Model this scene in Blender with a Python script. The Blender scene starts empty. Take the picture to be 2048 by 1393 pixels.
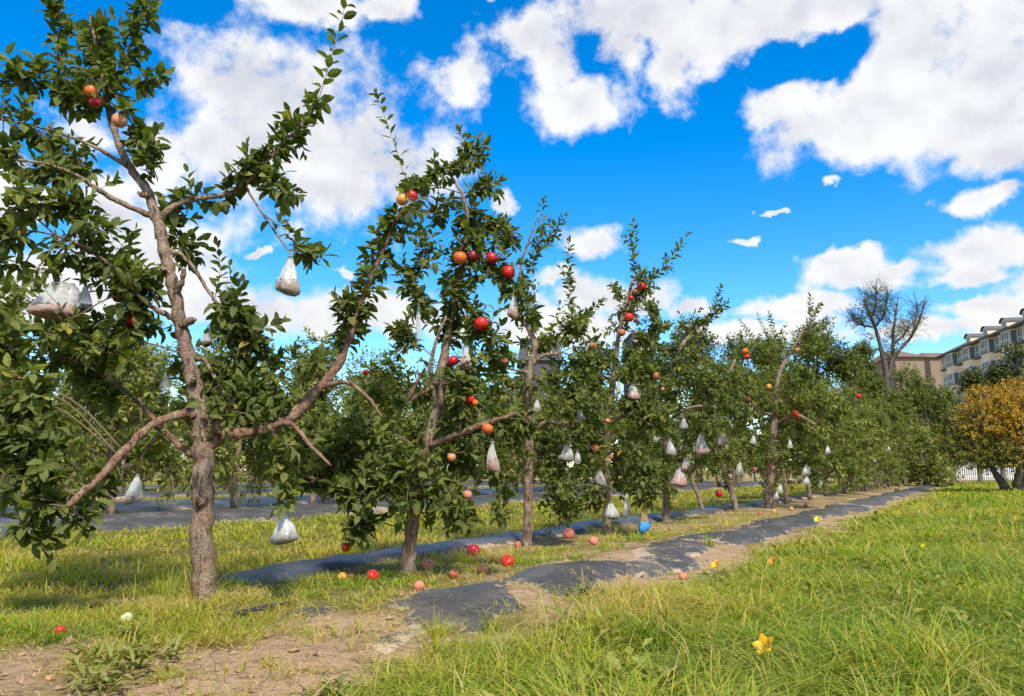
import bpy, math, random
import numpy as np
from mathutils import Matrix, Vector

# ------------------------------------------------------------------ camera
FPX, HZ, CAMH = 1547.0, 940.0, 0.80           # focal length in photo pixels, horizon row, eye height
PITCH = math.atan((HZ - 696.5) / FPX)
sc = bpy.context.scene
COL = sc.collection
cam = bpy.data.objects.new('camera', bpy.data.cameras.new('camera'))
COL.objects.link(cam)
cam.data.sensor_width = 36.0
cam.data.lens = 36.0 * FPX / 2048.0
cam.data.clip_start, cam.data.clip_end = 0.05, 3000
cam.location = (0, 0, CAMH)
cam.rotation_euler = (math.pi / 2 + PITCH, 0, 0)
sc.camera = cam
sc.view_settings.view_transform = 'Standard'
sc.view_settings.look = 'None'
sc.view_settings.gamma = 1
sc.view_settings.use_curve_mapping = False
sc.view_settings.exposure = 0.80
sc.cycles.use_denoising = True
sc.cycles.max_bounces = 4
sc.cycles.transparent_max_bounces = 12

# ------------------------------------------------------------------ light
TOSUN = Vector((0.20, -0.60, 0.78)).normalized()
SUN_EL, SUN_ROT = math.asin(TOSUN.z), math.atan2(TOSUN.x, TOSUN.y)
sl = bpy.data.lights.new('sun', 'SUN')
sl.energy, sl.angle, sl.color = 3.3, math.radians(7.0), (1.0, 0.93, 0.79)
so = bpy.data.objects.new('sun', sl)
COL.objects.link(so)
so.rotation_euler = TOSUN.to_track_quat('Z', 'Y').to_euler()
so.location = (8, -8, 14)

# ------------------------------------------------------------------ pixel helpers (photo pixels -> places)
CP, SP = math.cos(PITCH), math.sin(PITCH)
def at(u, v, Y):
    a = (u - 1024.0) / FPX
    b = -(v - 696.5) / FPX
    t = Y / (CP - b * SP)
    return np.array((a * t, Y, CAMH + t * (SP + b * CP)))
def gp(u, v):                                  # where a pixel meets the level ground
    b = -(v - 696.5) / FPX
    t = -CAMH / (SP + b * CP)
    return np.array(((u - 1024.0) / FPX * t, t * (CP - b * SP), 0.0))
def mpp(Y):
    return Y / FPX
def project(P):
    P = np.asarray(P, float)
    x, y, z = P[..., 0], P[..., 1], P[..., 2] - CAMH
    f = y * CP + z * SP
    return 1024 + FPX * x / f, 696.5 - FPX * (-y * SP + z * CP) / f, f
def azel(u, v):
    w = at(u, v, 10.0) - np.array((0, 0, CAMH))
    w /= np.linalg.norm(w)
    return math.atan2(w[0], w[1]), math.asin(w[2])

# ------------------------------------------------------------------ node helpers
class NT:
    def __init__(self, tree):
        self.t = tree; self.n = tree.nodes; self.l = tree.links; self.n.clear()
    def new(self, typ, **kw):
        nd = self.n.new(typ)
        for k, v in kw.items():
            setattr(nd, k, v)
        return nd
    def put(self, nd, idx, val):
        if val is None: return
        if isinstance(val, bpy.types.NodeSocket): self.l.new(val, nd.inputs[idx])
        else: nd.inputs[idx].default_value = val
    def math(self, op, a, b=None, c=None, clamp=False):
        nd = self.new('ShaderNodeMath', operation=op, use_clamp=clamp)
        self.put(nd, 0, a); self.put(nd, 1, b); self.put(nd, 2, c)
        return nd.outputs[0]
    def vmath(self, op, a, b=None, c=None):
        nd = self.new('ShaderNodeVectorMath', operation=op)
        self.put(nd, 0, a); self.put(nd, 1, b); self.put(nd, 2, c)
        return nd.outputs['Value'] if op in ('LENGTH', 'DOT_PRODUCT', 'DISTANCE') else nd.outputs[0]
    def noise(self, vec, scale, detail=4, rough=0.55, dist=0.0, dim='3D'):
        nd = self.new('ShaderNodeTexNoise', noise_dimensions=dim)
        if vec is not None: self.l.new(vec, nd.inputs['Vector'])
        nd.inputs['Scale'].default_value = scale
        nd.inputs['Detail'].default_value = detail
        nd.inputs['Roughness'].default_value = rough
        nd.inputs['Distortion'].default_value = dist
        return nd.outputs['Fac']
    def smooth(self, val, a, b, lo=0.0, hi=1.0):
        nd = self.new('ShaderNodeMapRange', interpolation_type='SMOOTHSTEP')
        self.put(nd, 0, val)
        for i, x in enumerate((a, b, lo, hi)): nd.inputs[i + 1].default_value = x
        return nd.outputs[0]
    def mix(self, f, a, b, blend='MIX'):
        nd = self.new('ShaderNodeMix', data_type='RGBA', blend_type=blend)
        self.put(nd, 0, f)
        self.put(nd, 6, a if isinstance(a, bpy.types.NodeSocket) else (*a, 1)[:4])
        self.put(nd, 7, b if isinstance(b, bpy.types.NodeSocket) else (*b, 1)[:4])
        return nd.outputs[2]
    def ramp(self, f, stops):
        nd = self.new('ShaderNodeValToRGB')
        self.put(nd, 0, f)
        e = nd.color_ramp.elements
        while len(e) < len(stops): e.new(0.5)
        for el, (p, c) in zip(e, stops):
            el.position = p; el.color = (*c, 1)
        return nd.outputs[0]
    def bump(self, h, strength, distance):
        nd = self.new('ShaderNodeBump')
        self.put(nd, 'Height', h)
        nd.inputs['Strength'].default_value = strength
        nd.inputs['Distance'].default_value = distance
        return nd.outputs[0]

# ------------------------------------------------------------------ sky (Nishita with procedural cumulus laid out by direction)
world = bpy.data.worlds.new('World')
sc.world = world
world.use_nodes = True
W = NT(world.node_tree)
tc = W.new('ShaderNodeTexCoord')
dirv = W.vmath('NORMALIZE', tc.outputs['Generated'])
sky = W.new('ShaderNodeTexSky', sky_type='NISHITA')
sky.sun_disc = False
sky.sun_elevation, sky.sun_rotation = SUN_EL, SUN_ROT
sky.air_density, sky.dust_density, sky.ozone_density = 1.0, 0.3, 2.2
hs = W.new('ShaderNodeHueSaturation')
hs.inputs['Hue'].default_value = 0.504
hs.inputs['Saturation'].default_value = 1.52
hs.inputs['Value'].default_value = 1.45
W.l.new(sky.outputs[0], hs.inputs['Color'])
sep = W.new('ShaderNodeSeparateXYZ')
W.l.new(dirv, sep.inputs[0])
az = W.math('ARCTAN2', sep.outputs[0], sep.outputs[1])
el = W.math('ARCSINE', sep.outputs[2])
cmb = W.new('ShaderNodeCombineXYZ')
W.l.new(az, cmb.inputs[0]); W.l.new(el, cmb.inputs[1])
# warp so that outlines billow
nzc = W.new('ShaderNodeTexNoise', noise_dimensions='3D')
W.l.new(dirv, nzc.inputs['Vector'])
nzc.inputs['Scale'].default_value = 12; nzc.inputs['Detail'].default_value = 5; nzc.inputs['Roughness'].default_value = 0.62
warp = W.vmath('MULTIPLY_ADD', W.vmath('SUBTRACT', nzc.outputs['Color'], (0.5, 0.5, 0.5)), (0.095, 0.06, 0.0), cmb.outputs[0])
CLOUDS = [
 # big left cumulus
 (600,280,350,165),(520,200,210,95),(740,280,165,125),(420,290,150,100),(640,375,240,62),(790,330,115,90),(340,300,110,90),
 # top centre wisps
 (610,5,130,38),(770,5,70,28),(980,-20,60,20),
 # top right bank
 (1300,40,260,62),(1480,60,190,85),(1130,120,90,55),(940,150,110,55),(1160,200,105,62),(1350,130,60,75),(1060,70,110,50),(1240,100,70,60),
 (1860,90,270,100),(1720,250,190,85),(1560,200,90,60),(1800,200,220,110),(1990,150,150,120),(2010,300,80,58),(1650,20,200,45),(1950,220,120,80),
 (1960,402,105,24),(1970,500,155,40),(1770,545,130,28),(1690,523,70,22),(1590,612,130,24),(1990,612,80,22),(2030,380,55,26),(1950,548,90,18),
 # small ones
 (1190,480,85,40),(1000,405,38,24),(1485,486,30,8),(1560,437,28,6),(1665,370,24,10),(520,508,30,10),(690,548,32,12),
 # low bank near the horizon
 (1170,590,120,50),(1100,560,60,28),(1260,600,100,52),(1380,622,70,26),(700,625,260,52),(480,620,200,46),(260,520,180,110),(90,585,200,90),
 (1100,660,240,46),(1500,660,200,28),(240,430,80,60),(150,265,80,45),(60,420,60,40),(1850,660,180,26),
 (-200,300,220,120),(-350,560,260,90),(2330,250,240,130),(2350,560,230,60),
]
field = None
for (u, v, a, b) in CLOUDS:
    A, E = azel(u, v)
    sx, sy = FPX / a, FPX / b
    p = W.vmath('MULTIPLY_ADD', warp, (sx, sy, 0), (-A * sx, -E * sy, 0))
    ln = W.vmath('LENGTH', p)
    field = ln if field is None else W.math('SMOOTH_MIN', field, ln, 0.12)
bl = W.math('SUBTRACT', 1.0, field)
# the rest of the sky goes on with clouds of the same kind
gen = W.math('MULTIPLY', W.math('SUBTRACT', W.noise(dirv, 2.6, 2, 0.5), 0.50), 5.0)
awayA = W.smooth(W.math('ABSOLUTE', az), 0.80, 1.00)
awayE = W.smooth(el, 0.66, 0.80)
away = W.math('MAXIMUM', awayA, awayE)
gen = W.math('SUBTRACT', gen, W.math('MULTIPLY', W.math('SUBTRACT', 1.0, away), 4.0))
bl = W.math('MAXIMUM', bl, gen)
fine = W.noise(dirv, 15.0, 7, 0.57)
dens = W.math('ADD', bl, W.math('MULTIPLY', W.math('SUBTRACT', fine, 0.5), 2.35))
for (u, v, a, b) in ((1700, 112, 120, 55), (1545, 150, 60, 60)):      # blue gaps in the right-hand bank
    A, E = azel(u, v)
    ln = W.vmath('LENGTH', W.vmath('MULTIPLY_ADD', warp, (FPX / a, FPX / b, 0), (-A * FPX / a, -E * FPX / b, 0)))
    dens = W.math('SUBTRACT', dens, W.math('MULTIPLY', W.math('MAXIMUM', W.math('SUBTRACT', 1.0, ln), 0.0), 1.35))
alpha = W.smooth(dens, -0.08, 0.52)
# inner greyness of thick parts
shp = W.vmath('ADD', dirv, (0.0, 0.0, 0.028))
fine2 = W.noise(shp, 15.0, 4, 0.5)
under = W.math('SUBTRACT', fine2, fine)
soft = W.noise(dirv, 6.0, 3, 0.5)
grey = W.smooth(W.math('ADD', W.math('ADD', W.math('MULTIPLY', under, 0.7), W.math('MULTIPLY', bl, 0.22)), W.math('SUBTRACT', soft, 0.5)), -0.06, 0.46)
ccol = W.mix(grey, (5.75, 5.75, 5.78), (4.05, 4.15, 4.6))
low = W.smooth(el, 0.02, 0.24, 1.0, 0.0)
ccol = W.mix(low, ccol, (6.0, 5.7, 5.1))
skc = W.mix(W.math('MULTIPLY', alpha, 0.985), hs.outputs[0], ccol)
bg = W.new('ShaderNodeBackground')
W.l.new(skc, bg.inputs[0])
bg.inputs[1].default_value = 0.10
wo = W.new('ShaderNodeOutputWorld')
W.l.new(bg.outputs[0], wo.inputs[0])
world.cycles.sampling_method = 'MANUAL'
world.cycles.sample_map_resolution = 512

# ------------------------------------------------------------------ materials
MATS = {}
def newmat(name):
    m = bpy.data.materials.new(name)
    m.use_nodes = True
    t = NT(m.node_tree)
    out = t.new('ShaderNodeOutputMaterial')
    MATS[name] = m
    return m, t, out
def pbsdf(t, col, rough=0.6, spec=0.3, normal=None):
    p = t.new('ShaderNodeBsdfPrincipled')
    t.put(p, 'Base Color', col if isinstance(col, bpy.types.NodeSocket) else (*col, 1))
    t.put(p, 'Roughness', rough)
    t.put(p, 'Specular IOR Level', spec)
    if normal is not None: t.put(p, 'Normal', normal)
    return p
def attr(t, name):
    nd = t.new('ShaderNodeAttribute', attribute_name=name)
    return nd.outputs['Fac']
def objco(t):
    return t.new('ShaderNodeTexCoord').outputs['Object']
def worldpos(t):
    return t.new('ShaderNodeNewGeometry').outputs['Position']
def plain(name, col, rough=0.6, spec=0.3, var=0.25, scale=8.0, bump=0.0, bdist=0.01):
    m, t, out = newmat(name)
    co = worldpos(t)
    nz = t.noise(co, scale, 5)
    c = t.mix(nz, tuple(x * (1 - var) for x in col), tuple(min(1, x * (1 + var)) for x in col))
    nm = t.bump(t.noise(co, scale * 3, 5), bump, bdist) if bump else None
    p = pbsdf(t, c, rough, spec, nm)
    t.l.new(p.outputs[0], out.inputs[0])
    return m
def leafmat(name, stops, trans=0.30, rough=0.42, spec=0.35, tcol=(1.5, 1.55, 0.7)):
    m, t, out = newmat(name)
    v = attr(t, 'var')
    nz = t.noise(worldpos(t), 22.0, 3)
    v2 = t.math('ADD', v, t.math('MULTIPLY', t.math('SUBTRACT', nz, 0.5), 0.35), clamp=True)
    col = t.ramp(v2, stops)
    geo = t.new('ShaderNodeNewGeometry')
    pale = t.mix(0.35, col, (0.24, 0.24, 0.09))
    colb = t.mix(geo.outputs['Backfacing'], col, pale)
    p = pbsdf(t, colb, rough, spec)
    tr = t.new('ShaderNodeBsdfTranslucent')
    t.l.new(t.mix(1.0, col, tcol, 'MULTIPLY'), tr.inputs[0])
    mx = t.new('ShaderNodeMixShader')
    mx.inputs[0].default_value = trans
    t.l.new(p.outputs[0], mx.inputs[1]); t.l.new(tr.outputs[0], mx.inputs[2])
    t.l.new(mx.outputs[0], out.inputs[0])
    return m
APPLE_LEAF = leafmat('apple_leaf', [(0.0, (0.034, 0.056, 0.013)), (0.35, (0.088, 0.122, 0.022)), (0.65, (0.172, 0.205, 0.036)), (0.86, (0.33, 0.33, 0.05)), (1.0, (0.45, 0.28, 0.04))], rough=0.55, spec=0.14, trans=0.42)
ROW_LEAF = leafmat('back_row_leaf', [(0.0, (0.066, 0.090, 0.020)), (0.4, (0.155, 0.185, 0.036)), (0.75, (0.29, 0.30, 0.068)), (1.0, (0.48, 0.42, 0.13))], rough=0.5, spec=0.18, trans=0.36)
DARK_LEAF = leafmat('dark_tree_leaf', [(0.0, (0.036, 0.050, 0.014)), (0.5, (0.084, 0.102, 0.022)), (1.0, (0.17, 0.17, 0.036))], rough=0.5)
GOLD_LEAF = leafmat('golden_leaf', [(0.0, (0.09, 0.13, 0.014)), (0.32, (0.26, 0.24, 0.018)), (0.62, (0.52, 0.29, 0.018)), (1.0, (0.68, 0.43, 0.03))], rough=0.5, tcol=(1.35, 1.2, 0.6))
BUSH_LEAF = leafmat('bush_leaf', [(0.0, (0.055, 0.085, 0.016)), (0.5, (0.130, 0.160, 0.024)), (1.0, (0.27, 0.27, 0.04))], rough=0.5)
GRASS = leafmat('grass_blade', [(0.0, (0.090, 0.200, 0.006)), (0.30, (0.230, 0.375, 0.009)), (0.55, (0.42, 0.450, 0.016)), (0.72, (0.53, 0.41, 0.040)), (0.88, (0.62, 0.45, 0.12)), (1.0, (0.72, 0.58, 0.26))], trans=0.36, rough=0.6, spec=0.08, tcol=(1.25, 1.25, 0.7))

def barkmat(name, c1, c2, c3, scale=1.0):
    m, t, out = newmat(name)
    co = worldpos(t)
    st = t.vmath('MULTIPLY', co, (18 * scale, 18 * scale, 13 * scale))   # rings and lenticels run round the stem
    n1 = t.noise(st, 1.0, 6, 0.6)
    n2 = t.noise(co, 9 * scale, 5, 0.6)
    n3 = t.noise(co, 70 * scale, 4, 0.6)
    c = t.mix(t.smooth(n1, 0.35, 0.65), c1, c2)
    c = t.mix(t.smooth(n2, 0.45, 0.62), c, c3)
    n5 = t.noise(co, 4.5 * scale, 6, 0.65)
    c = t.mix(t.math('MULTIPLY', t.smooth(n5, 0.52, 0.68), 0.5), c, tuple(x * 0.5 for x in c1))
    c = t.mix(t.math('MULTIPLY', t.smooth(n3, 0.55, 0.75), 0.5), c, tuple(x * 0.45 for x in c1))
    n6 = t.noise(t.vmath('MULTIPLY', co, (46 * scale, 46 * scale, 9 * scale)), 1.0, 5, 0.65)
    c = t.mix(t.math('MULTIPLY', t.smooth(n6, 0.56, 0.70), 0.55), c, tuple(x * 0.35 for x in c1))
    c = t.mix(t.math('MULTIPLY', t.smooth(t.noise(co, 26 * scale, 4, 0.6), 0.60, 0.70), 0.45), c, (0.36, 0.36, 0.29))
    h = t.math('SUBTRACT', t.math('ADD', t.math('MULTIPLY', n1, 0.6), t.math('MULTIPLY', n3, 0.5)), t.math('MULTIPLY', t.smooth(n6, 0.54, 0.72), 0.7))
    p = pbsdf(t, c, 0.85, 0.15, t.bump(h, 1.0, 0.03))
    t.l.new(p.outputs[0], out.inputs[0])
    return m
BARK = barkmat('apple_bark', (0.205, 0.128, 0.090), (0.315, 0.210, 0.150), (0.37, 0.285, 0.21))
BARK_RED = barkmat('young_apple_bark', (0.24, 0.115, 0.078), (0.32, 0.175, 0.12), (0.38, 0.27, 0.18), 1.6)
BARK_GREY = barkmat('grey_bark', (0.12, 0.095, 0.072), (0.20, 0.16, 0.125), (0.24, 0.20, 0.16))
BARK_DARK = barkmat('dark_bark', (0.085, 0.070, 0.058), (0.14, 0.118, 0.096), (0.17, 0.15, 0.125))
TWIG = plain('twig_bark', (0.17, 0.12, 0.075), 0.75, 0.2, 0.35, 40)
GREEN_TWIG = plain('green_shoot', (0.24, 0.20, 0.07), 0.6, 0.3, 0.35, 30)

def applemat(name, base, second, blotch, t0=0.42, t1=0.66, rough=0.32):
    m, t, out = newmat(name)
    co = objco(t)
    n = t.noise(co, 16.0, 3, 0.5, 0.4)
    c = t.mix(t.smooth(n, t0, t1), base, second)
    st = t.noise(t.vmath('MULTIPLY', co, (120, 120, 14)), 1.0, 3)
    c = t.mix(t.math('MULTIPLY', t.smooth(st, 0.5, 0.75), 0.35), c, blotch)
    n4 = t.noise(co, 260, 2)
    c = t.mix(t.math('MULTIPLY', t.smooth(n4, 0.64, 0.74), 0.2), c, (0.70, 0.40, 0.15))
    p = pbsdf(t, c, rough, 0.45, t.bump(t.noise(co, 45, 3), 0.12, 0.004))
    t.l.new(p.outputs[0], out.inputs[0])
    return m
AM = {
 'red': applemat('red_apple', (0.60, 0.016, 0.012), (0.66, 0.060, 0.016), (0.40, 0.006, 0.008), 0.5, 0.8),
 'crimson': applemat('crimson_apple', (0.45, 0.010, 0.030), (0.58, 0.025, 0.035), (0.30, 0.006, 0.016), 0.5, 0.8),
 'dark': applemat('dark_red_apple', (0.20, 0.012, 0.014), (0.32, 0.03, 0.02), (0.10, 0.006, 0.008)),
 'orange': applemat('orange_apple', (0.66, 0.16, 0.020), (0.72, 0.07, 0.022), (0.55, 0.05, 0.018), 0.4, 0.7),
 'yellow': applemat('yellow_apple', (0.70, 0.36, 0.060), (0.72, 0.22, 0.04), (0.55, 0.20, 0.05)),
 'peach': applemat('peach_apple', (0.66, 0.30, 0.12), (0.62, 0.16, 0.075), (0.45, 0.15, 0.06), rough=0.45),
 'pink': applemat('pink_apple', (0.66, 0.15, 0.10), (0.70, 0.30, 0.19), (0.45, 0.07, 0.05), rough=0.5),
 'rotten': applemat('rotten_apple', (0.38, 0.09, 0.040), (0.55, 0.20, 0.075), (0.16, 0.035, 0.02), rough=0.6),
 'pale': applemat('pale_green_apple', (0.62, 0.60, 0.34), (0.52, 0.55, 0.28), (0.60, 0.52, 0.26), rough=0.5),
}
# film of the plastic bags
def filmmat(name, col, clear):
    m, t, out = newmat(name)
    co = objco(t)
    pl = t.noise(t.vmath('MULTIPLY', co, (60, 60, 6)), 1.0, 4)
    p = pbsdf(t, t.mix(pl, tuple(x * 0.86 for x in col), col), 0.28, 0.5, t.bump(pl, 0.5, 0.006))
    tl = t.new('ShaderNodeBsdfTranslucent'); tl.inputs[0].default_value = (*col, 1)
    tp = t.new('ShaderNodeBsdfTransparent'); tp.inputs[0].default_value = (0.97, 0.97, 0.97, 1)
    m1 = t.new('ShaderNodeMixShader'); m1.inputs[0].default_value = 0.45
    t.l.new(p.outputs[0], m1.inputs[1]); t.l.new(tl.outputs[0], m1.inputs[2])
    m2 = t.new('ShaderNodeMixShader')
    gz = t.new('ShaderNodeSeparateXYZ'); t.l.new(t.new('ShaderNodeTexCoord').outputs['Generated'], gz.inputs[0])
    cl = t.smooth(gz.outputs[2], 0.15, 0.6, min(.85, clear * 1.7), clear * .55)          # the film is stretched thin over the contents
    t.l.new(t.math('MULTIPLY', cl, t.smooth(pl, 0.25, 0.75, 1.25, 0.75)), m2.inputs[0])
    t.l.new(m1.outputs[0], m2.inputs[1]); t.l.new(tp.outputs[0], m2.inputs[2])
    t.l.new(m2.outputs[0], out.inputs[0])
    return m
FILM = filmmat('white_plastic_film', (0.93, 0.92, 0.89), 0.40)
FILM_GREY = filmmat('dusty_plastic_film', (0.84, 0.80, 0.75), 0.42)
FILM_AMBER = filmmat('amber_plastic_film', (0.62, 0.42, 0.14), 0.35)
RESIDUE = plain('brown_residue', (0.20, 0.090, 0.036), 0.8, 0.2, 0.55, 60, 0.8, 0.01)
RESIDUE_RED = plain('reddish_residue', (0.30, 0.085, 0.040), 0.8, 0.2, 0.5, 60, 0.8, 0.01)
RESIDUE_DARK = plain('dark_residue', (0.075, 0.062, 0.05), 0.7, 0.3, 0.5, 60, 0.8, 0.01)
BLUE_FILM = plain('blue_plastic', (0.02, 0.24, 0.62), 0.3, 0.5, 0.4, 60, 0.6, 0.008)

def soilmat():
    m, t, out = newmat('orchard_soil')
    co = worldpos(t)
    n1 = t.noise(co, 1.3, 6, 0.62)
    n2 = t.noise(co, 11.0, 6, 0.65)
    n3 = t.noise(co, 90.0, 4, 0.6)
    soil = t.mix(n1, (0.43, 0.27, 0.150), (0.60, 0.41, 0.245))
    soil = t.mix(t.math('MULTIPLY', t.smooth(n2, 0.45, 0.72), .8), soil, (0.30, 0.185, 0.105))
    soil = t.mix(t.math('MULTIPLY', t.smooth(n3, 0.5, 0.7), 0.55), soil, (0.60, 0.46, 0.31))
    that = t.mix(n2, (0.13, 0.115, 0.030), (0.27, 0.215, 0.065))          # thatch under the grass
    that = t.mix(t.math('MULTIPLY', n3, 0.6), that, (0.11, 0.105, 0.025))
    c = t.mix(attr(t, 'turf'), soil, that)
    h = t.math('ADD', t.math('MULTIPLY', n2, 1.0), t.math('MULTIPLY', n3, 0.35))
    p = pbsdf(t, c, 0.95, 0.1, t.bump(h, 1.0, 0.06))
    t.l.new(p.outputs[0], out.inputs[0])
    return m
SOIL = soilmat()
def sheetmat():
    m, t, out = newmat('mulch_plastic')
    co = worldpos(t)
    n1 = t.noise(co, 2.3, 5, 0.6)
    n2 = t.noise(co, 14.0, 6, 0.68, 0.6)
    n3 = t.noise(t.vmath('MULTIPLY', co, (60, 60, 60)), 1.0, 4)
    plast = t.mix(n2, (0.050, 0.048, 0.047), (0.090, 0.086, 0.082))
    cover = t.math('ADD', attr(t, 'dust'), t.math('MULTIPLY', t.math('SUBTRACT', n2, 0.5), 1.3))
    cv = t.smooth(cover, 0.42, 0.80)
    dust = t.mix(n3, (0.33, 0.24, 0.155), (0.55, 0.42, 0.28))
    c = t.mix(cv, plast, dust)
    c = t.mix(t.math('MULTIPLY', t.smooth(n1, 0.45, 0.75), 0.22), c, (0.42, 0.34, 0.26))
    r = t.math('ADD', 0.38, t.math('MULTIPLY', cv, 0.5))
    p = pbsdf(t, c, r, 0.26, t.bump(t.math('ADD', n2, t.math('MULTIPLY', n3, 0.3)), 0.4, 0.012))
    t.l.new(p.outputs[0], out.inputs[0])
    return m
SHEET = sheetmat()
PETAL = plain('yellow_petal', (0.80, 0.42, 0.012), 0.5, 0.3, 0.25, 60)
PETAL_PALE = plain('pale_yellow_petal', (0.80, 0.62, 0.03), 0.5, 0.3, 0.2, 60)
PETAL_RUST = plain('rust_petal', (0.58, 0.24, 0.03), 0.6, 0.2, 0.3, 60)
STRAW = plain('dry_straw', (0.42, 0.29, 0.13), 0.8, 0.2, 0.35, 30)
DEADWOOD = plain('dead_wood', (0.10, 0.075, 0.06), 0.9, 0.1, 0.5, 30, 0.6)
HOSE = plain('black_hose', (0.03, 0.03, 0.035), 0.5, 0.4, 0.3, 20)
# buildings
CREAM = plain('cream_render', (0.80, 0.57, 0.33), 0.85, 0.15, 0.10, 0.6)
BANDW = plain('pale_stucco', (0.85, 0.67, 0.44), 0.85, 0.15, 0.08, 0.8)
GREYROOF = plain('grey_shingle', (0.135, 0.125, 0.12), 0.8, 0.2, 0.18, 1.2)
DULLWALL = plain('dull_brown_wall', (0.27, 0.20, 0.15), 0.9, 0.1, 0.2, 0.5)
BROWNROOF = plain('brown_roof', (0.20, 0.135, 0.095), 0.85, 0.15, 0.22, 0.7)
SLATE = plain('dark_slate', (0.085, 0.085, 0.09), 0.8, 0.2, 0.25, 0.8)
PVC = plain('white_frame', (0.62, 0.57, 0.49), 0.45, 0.4, 0.05, 2)
DKFRAME = plain('dark_sill', (0.06, 0.085, 0.08), 0.6, 0.3, 0.2, 2)
m, t, out = newmat('window_glass')
p = pbsdf(t, t.mix(t.noise(worldpos(t), 0.35, 2), (0.020, 0.028, 0.030), (0.07, 0.085, 0.085)), 0.12, 0.5)
t.l.new(p.outputs[0], out.inputs[0])
GLASS = MATS['window_glass']
WHITEP = plain('white_paint', (0.74, 0.74, 0.76), 0.6, 0.3, 0.06, 3)

# ------------------------------------------------------------------ mesh helpers
R = np.random.default_rng(7)
random.seed(7)
def mesh_np(name, V, T, mat, var=None, smooth=False, attrs=None):
    V = np.asarray(V, np.float32).reshape(-1, 3); T = np.asarray(T, np.int32).reshape(-1, 3)
    me = bpy.data.meshes.new(name)
    me.vertices.add(len(V)); me.vertices.foreach_set('co', V.ravel())
    me.loops.add(len(T) * 3); me.loops.foreach_set('vertex_index', T.ravel())
    me.polygons.add(len(T))
    me.polygons.foreach_set('loop_start', np.arange(0, len(T) * 3, 3, dtype=np.int32))
    me.polygons.foreach_set('loop_total', np.full(len(T), 3, np.int32))
    me.polygons.foreach_set('use_smooth', np.full(len(T), smooth, bool))
    at_ = dict(attrs or {})
    if var is not None: at_['var'] = var
    for k, a in at_.items():
        A = me.attributes.new(k, 'FLOAT', 'POINT')
        A.data.foreach_set('value', np.asarray(a, np.float32).ravel())
    me.update(calc_edges=True)
    if mat is not None: me.materials.append(mat)
    return me
def put(name, me, parent=None, loc=None, rot=None, scale=None, mw=None):
    o = bpy.data.objects.new(name, me)
    COL.objects.link(o)
    if parent is not None: o.parent = parent
    if mw is not None: o.matrix_basis = mw
    if loc is not None: o.location = loc
    if rot is not None: o.rotation_euler = rot
    if scale is not None: o.scale = scale if hasattr(scale, '__len__') else (scale,) * 3
    return o
def tag(o, label=None, cat=None, group=None, kind=None):
    if label: o['label'] = label
    if cat: o['category'] = cat
    if group: o['group'] = group
    if kind: o['kind'] = kind
    return o
def empty(name, loc, rz=0.0):
    o = bpy.data.objects.new(name, None)
    COL.objects.link(o)
    o.location = loc; o.rotation_euler = (0, 0, rz); o.empty_display_size = 0.2
    return o
def catmull(P, n):
    P = np.asarray(P, float)
    if len(P) == 2:
        tt = np.linspace(0, 1, n)[:, None]
        return P[0] * (1 - tt) + P[1] * tt
    Q = np.vstack([2 * P[0] - P[1], P, 2 * P[-1] - P[-2]])
    x = np.linspace(0, len(P) - 1 - 1e-9, n)
    i = x.astype(int); f = (x - i)[:, None]
    a, b, c, d = Q[i], Q[i + 1], Q[i + 2], Q[i + 3]
    return 0.5 * (2 * b + (c - a) * f + (2 * a - 5 * b + 4 * c - d) * f ** 2 + (3 * b - 3 * c + d - a) * f ** 3)
def nrm(v):
    v = np.asarray(v, float)
    return v / np.maximum(np.linalg.norm(v, axis=-1, keepdims=True), 1e-9)
def tube(P, rad, sides=8, rough=0.0, cap=True):
    P = np.asarray(P, float); rad = np.asarray(rad, float); n = len(P)
    T = nrm(np.gradient(P, axis=0))
    ref = np.array((0.31, 0.95, 0.05)) if abs(T[0][1]) < 0.9 else np.array((1.0, 0, 0))
    X = nrm(np.cross(T, ref)); Yv = np.cross(T, X)
    a = np.arange(sides) * 2 * math.pi / sides
    rr = rad[:, None] * (1 + rough * R.standard_normal((n, sides)))
    V = P[:, None, :] + rr[..., None] * (np.cos(a)[None, :, None] * X[:, None, :] + np.sin(a)[None, :, None] * Yv[:, None, :])
    V = V.reshape(-1, 3)
    i = np.arange(n - 1)[:, None] * sides; j = np.arange(sides)[None, :]; k = (j + 1) % sides
    A, B, C_, D = i + j, i + k, i + sides + k, i + sides + j
    F = np.concatenate([np.stack([A, B, C_], -1).reshape(-1, 3), np.stack([A, C_, D], -1).reshape(-1, 3)])
    if cap:
        c0 = len(V); V = np.vstack([V, P[:1], P[-1:]])
        jj = np.arange(sides); kk = (jj + 1) % sides
        F = np.vstack([F, np.stack([kk, jj, np.full(sides, c0)], -1), np.stack([(n - 1) * sides + jj, (n - 1) * sides + kk, np.full(sides, c0 + 1)], -1)])
    return V, F
class Acc:                                     # gathers many shapes into one mesh
    def __init__(self): self.V = []; self.F = []; self.A = []; self.n = 0
    def add(self, V, F, a=0.5):
        V = np.asarray(V, float).reshape(-1, 3)
        self.V.append(V); self.F.append(np.asarray(F, int).reshape(-1, 3) + self.n); self.n += len(V)
        self.A.append(np.full(len(V), a) if np.isscalar(a) else np.asarray(a, float))
    def mesh(self, name, mat, smooth=False, attrs=None):
        return mesh_np(name, np.vstack(self.V), np.vstack(self.F), mat, np.concatenate(self.A), smooth, attrs)
BOXF = np.array([(0,2,1),(0,3,2),(4,5,6),(4,6,7),(0,1,5),(0,5,4),(1,2,6),(1,6,5),(2,3,7),(2,7,6),(3,0,4),(3,4,7)])
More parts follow.
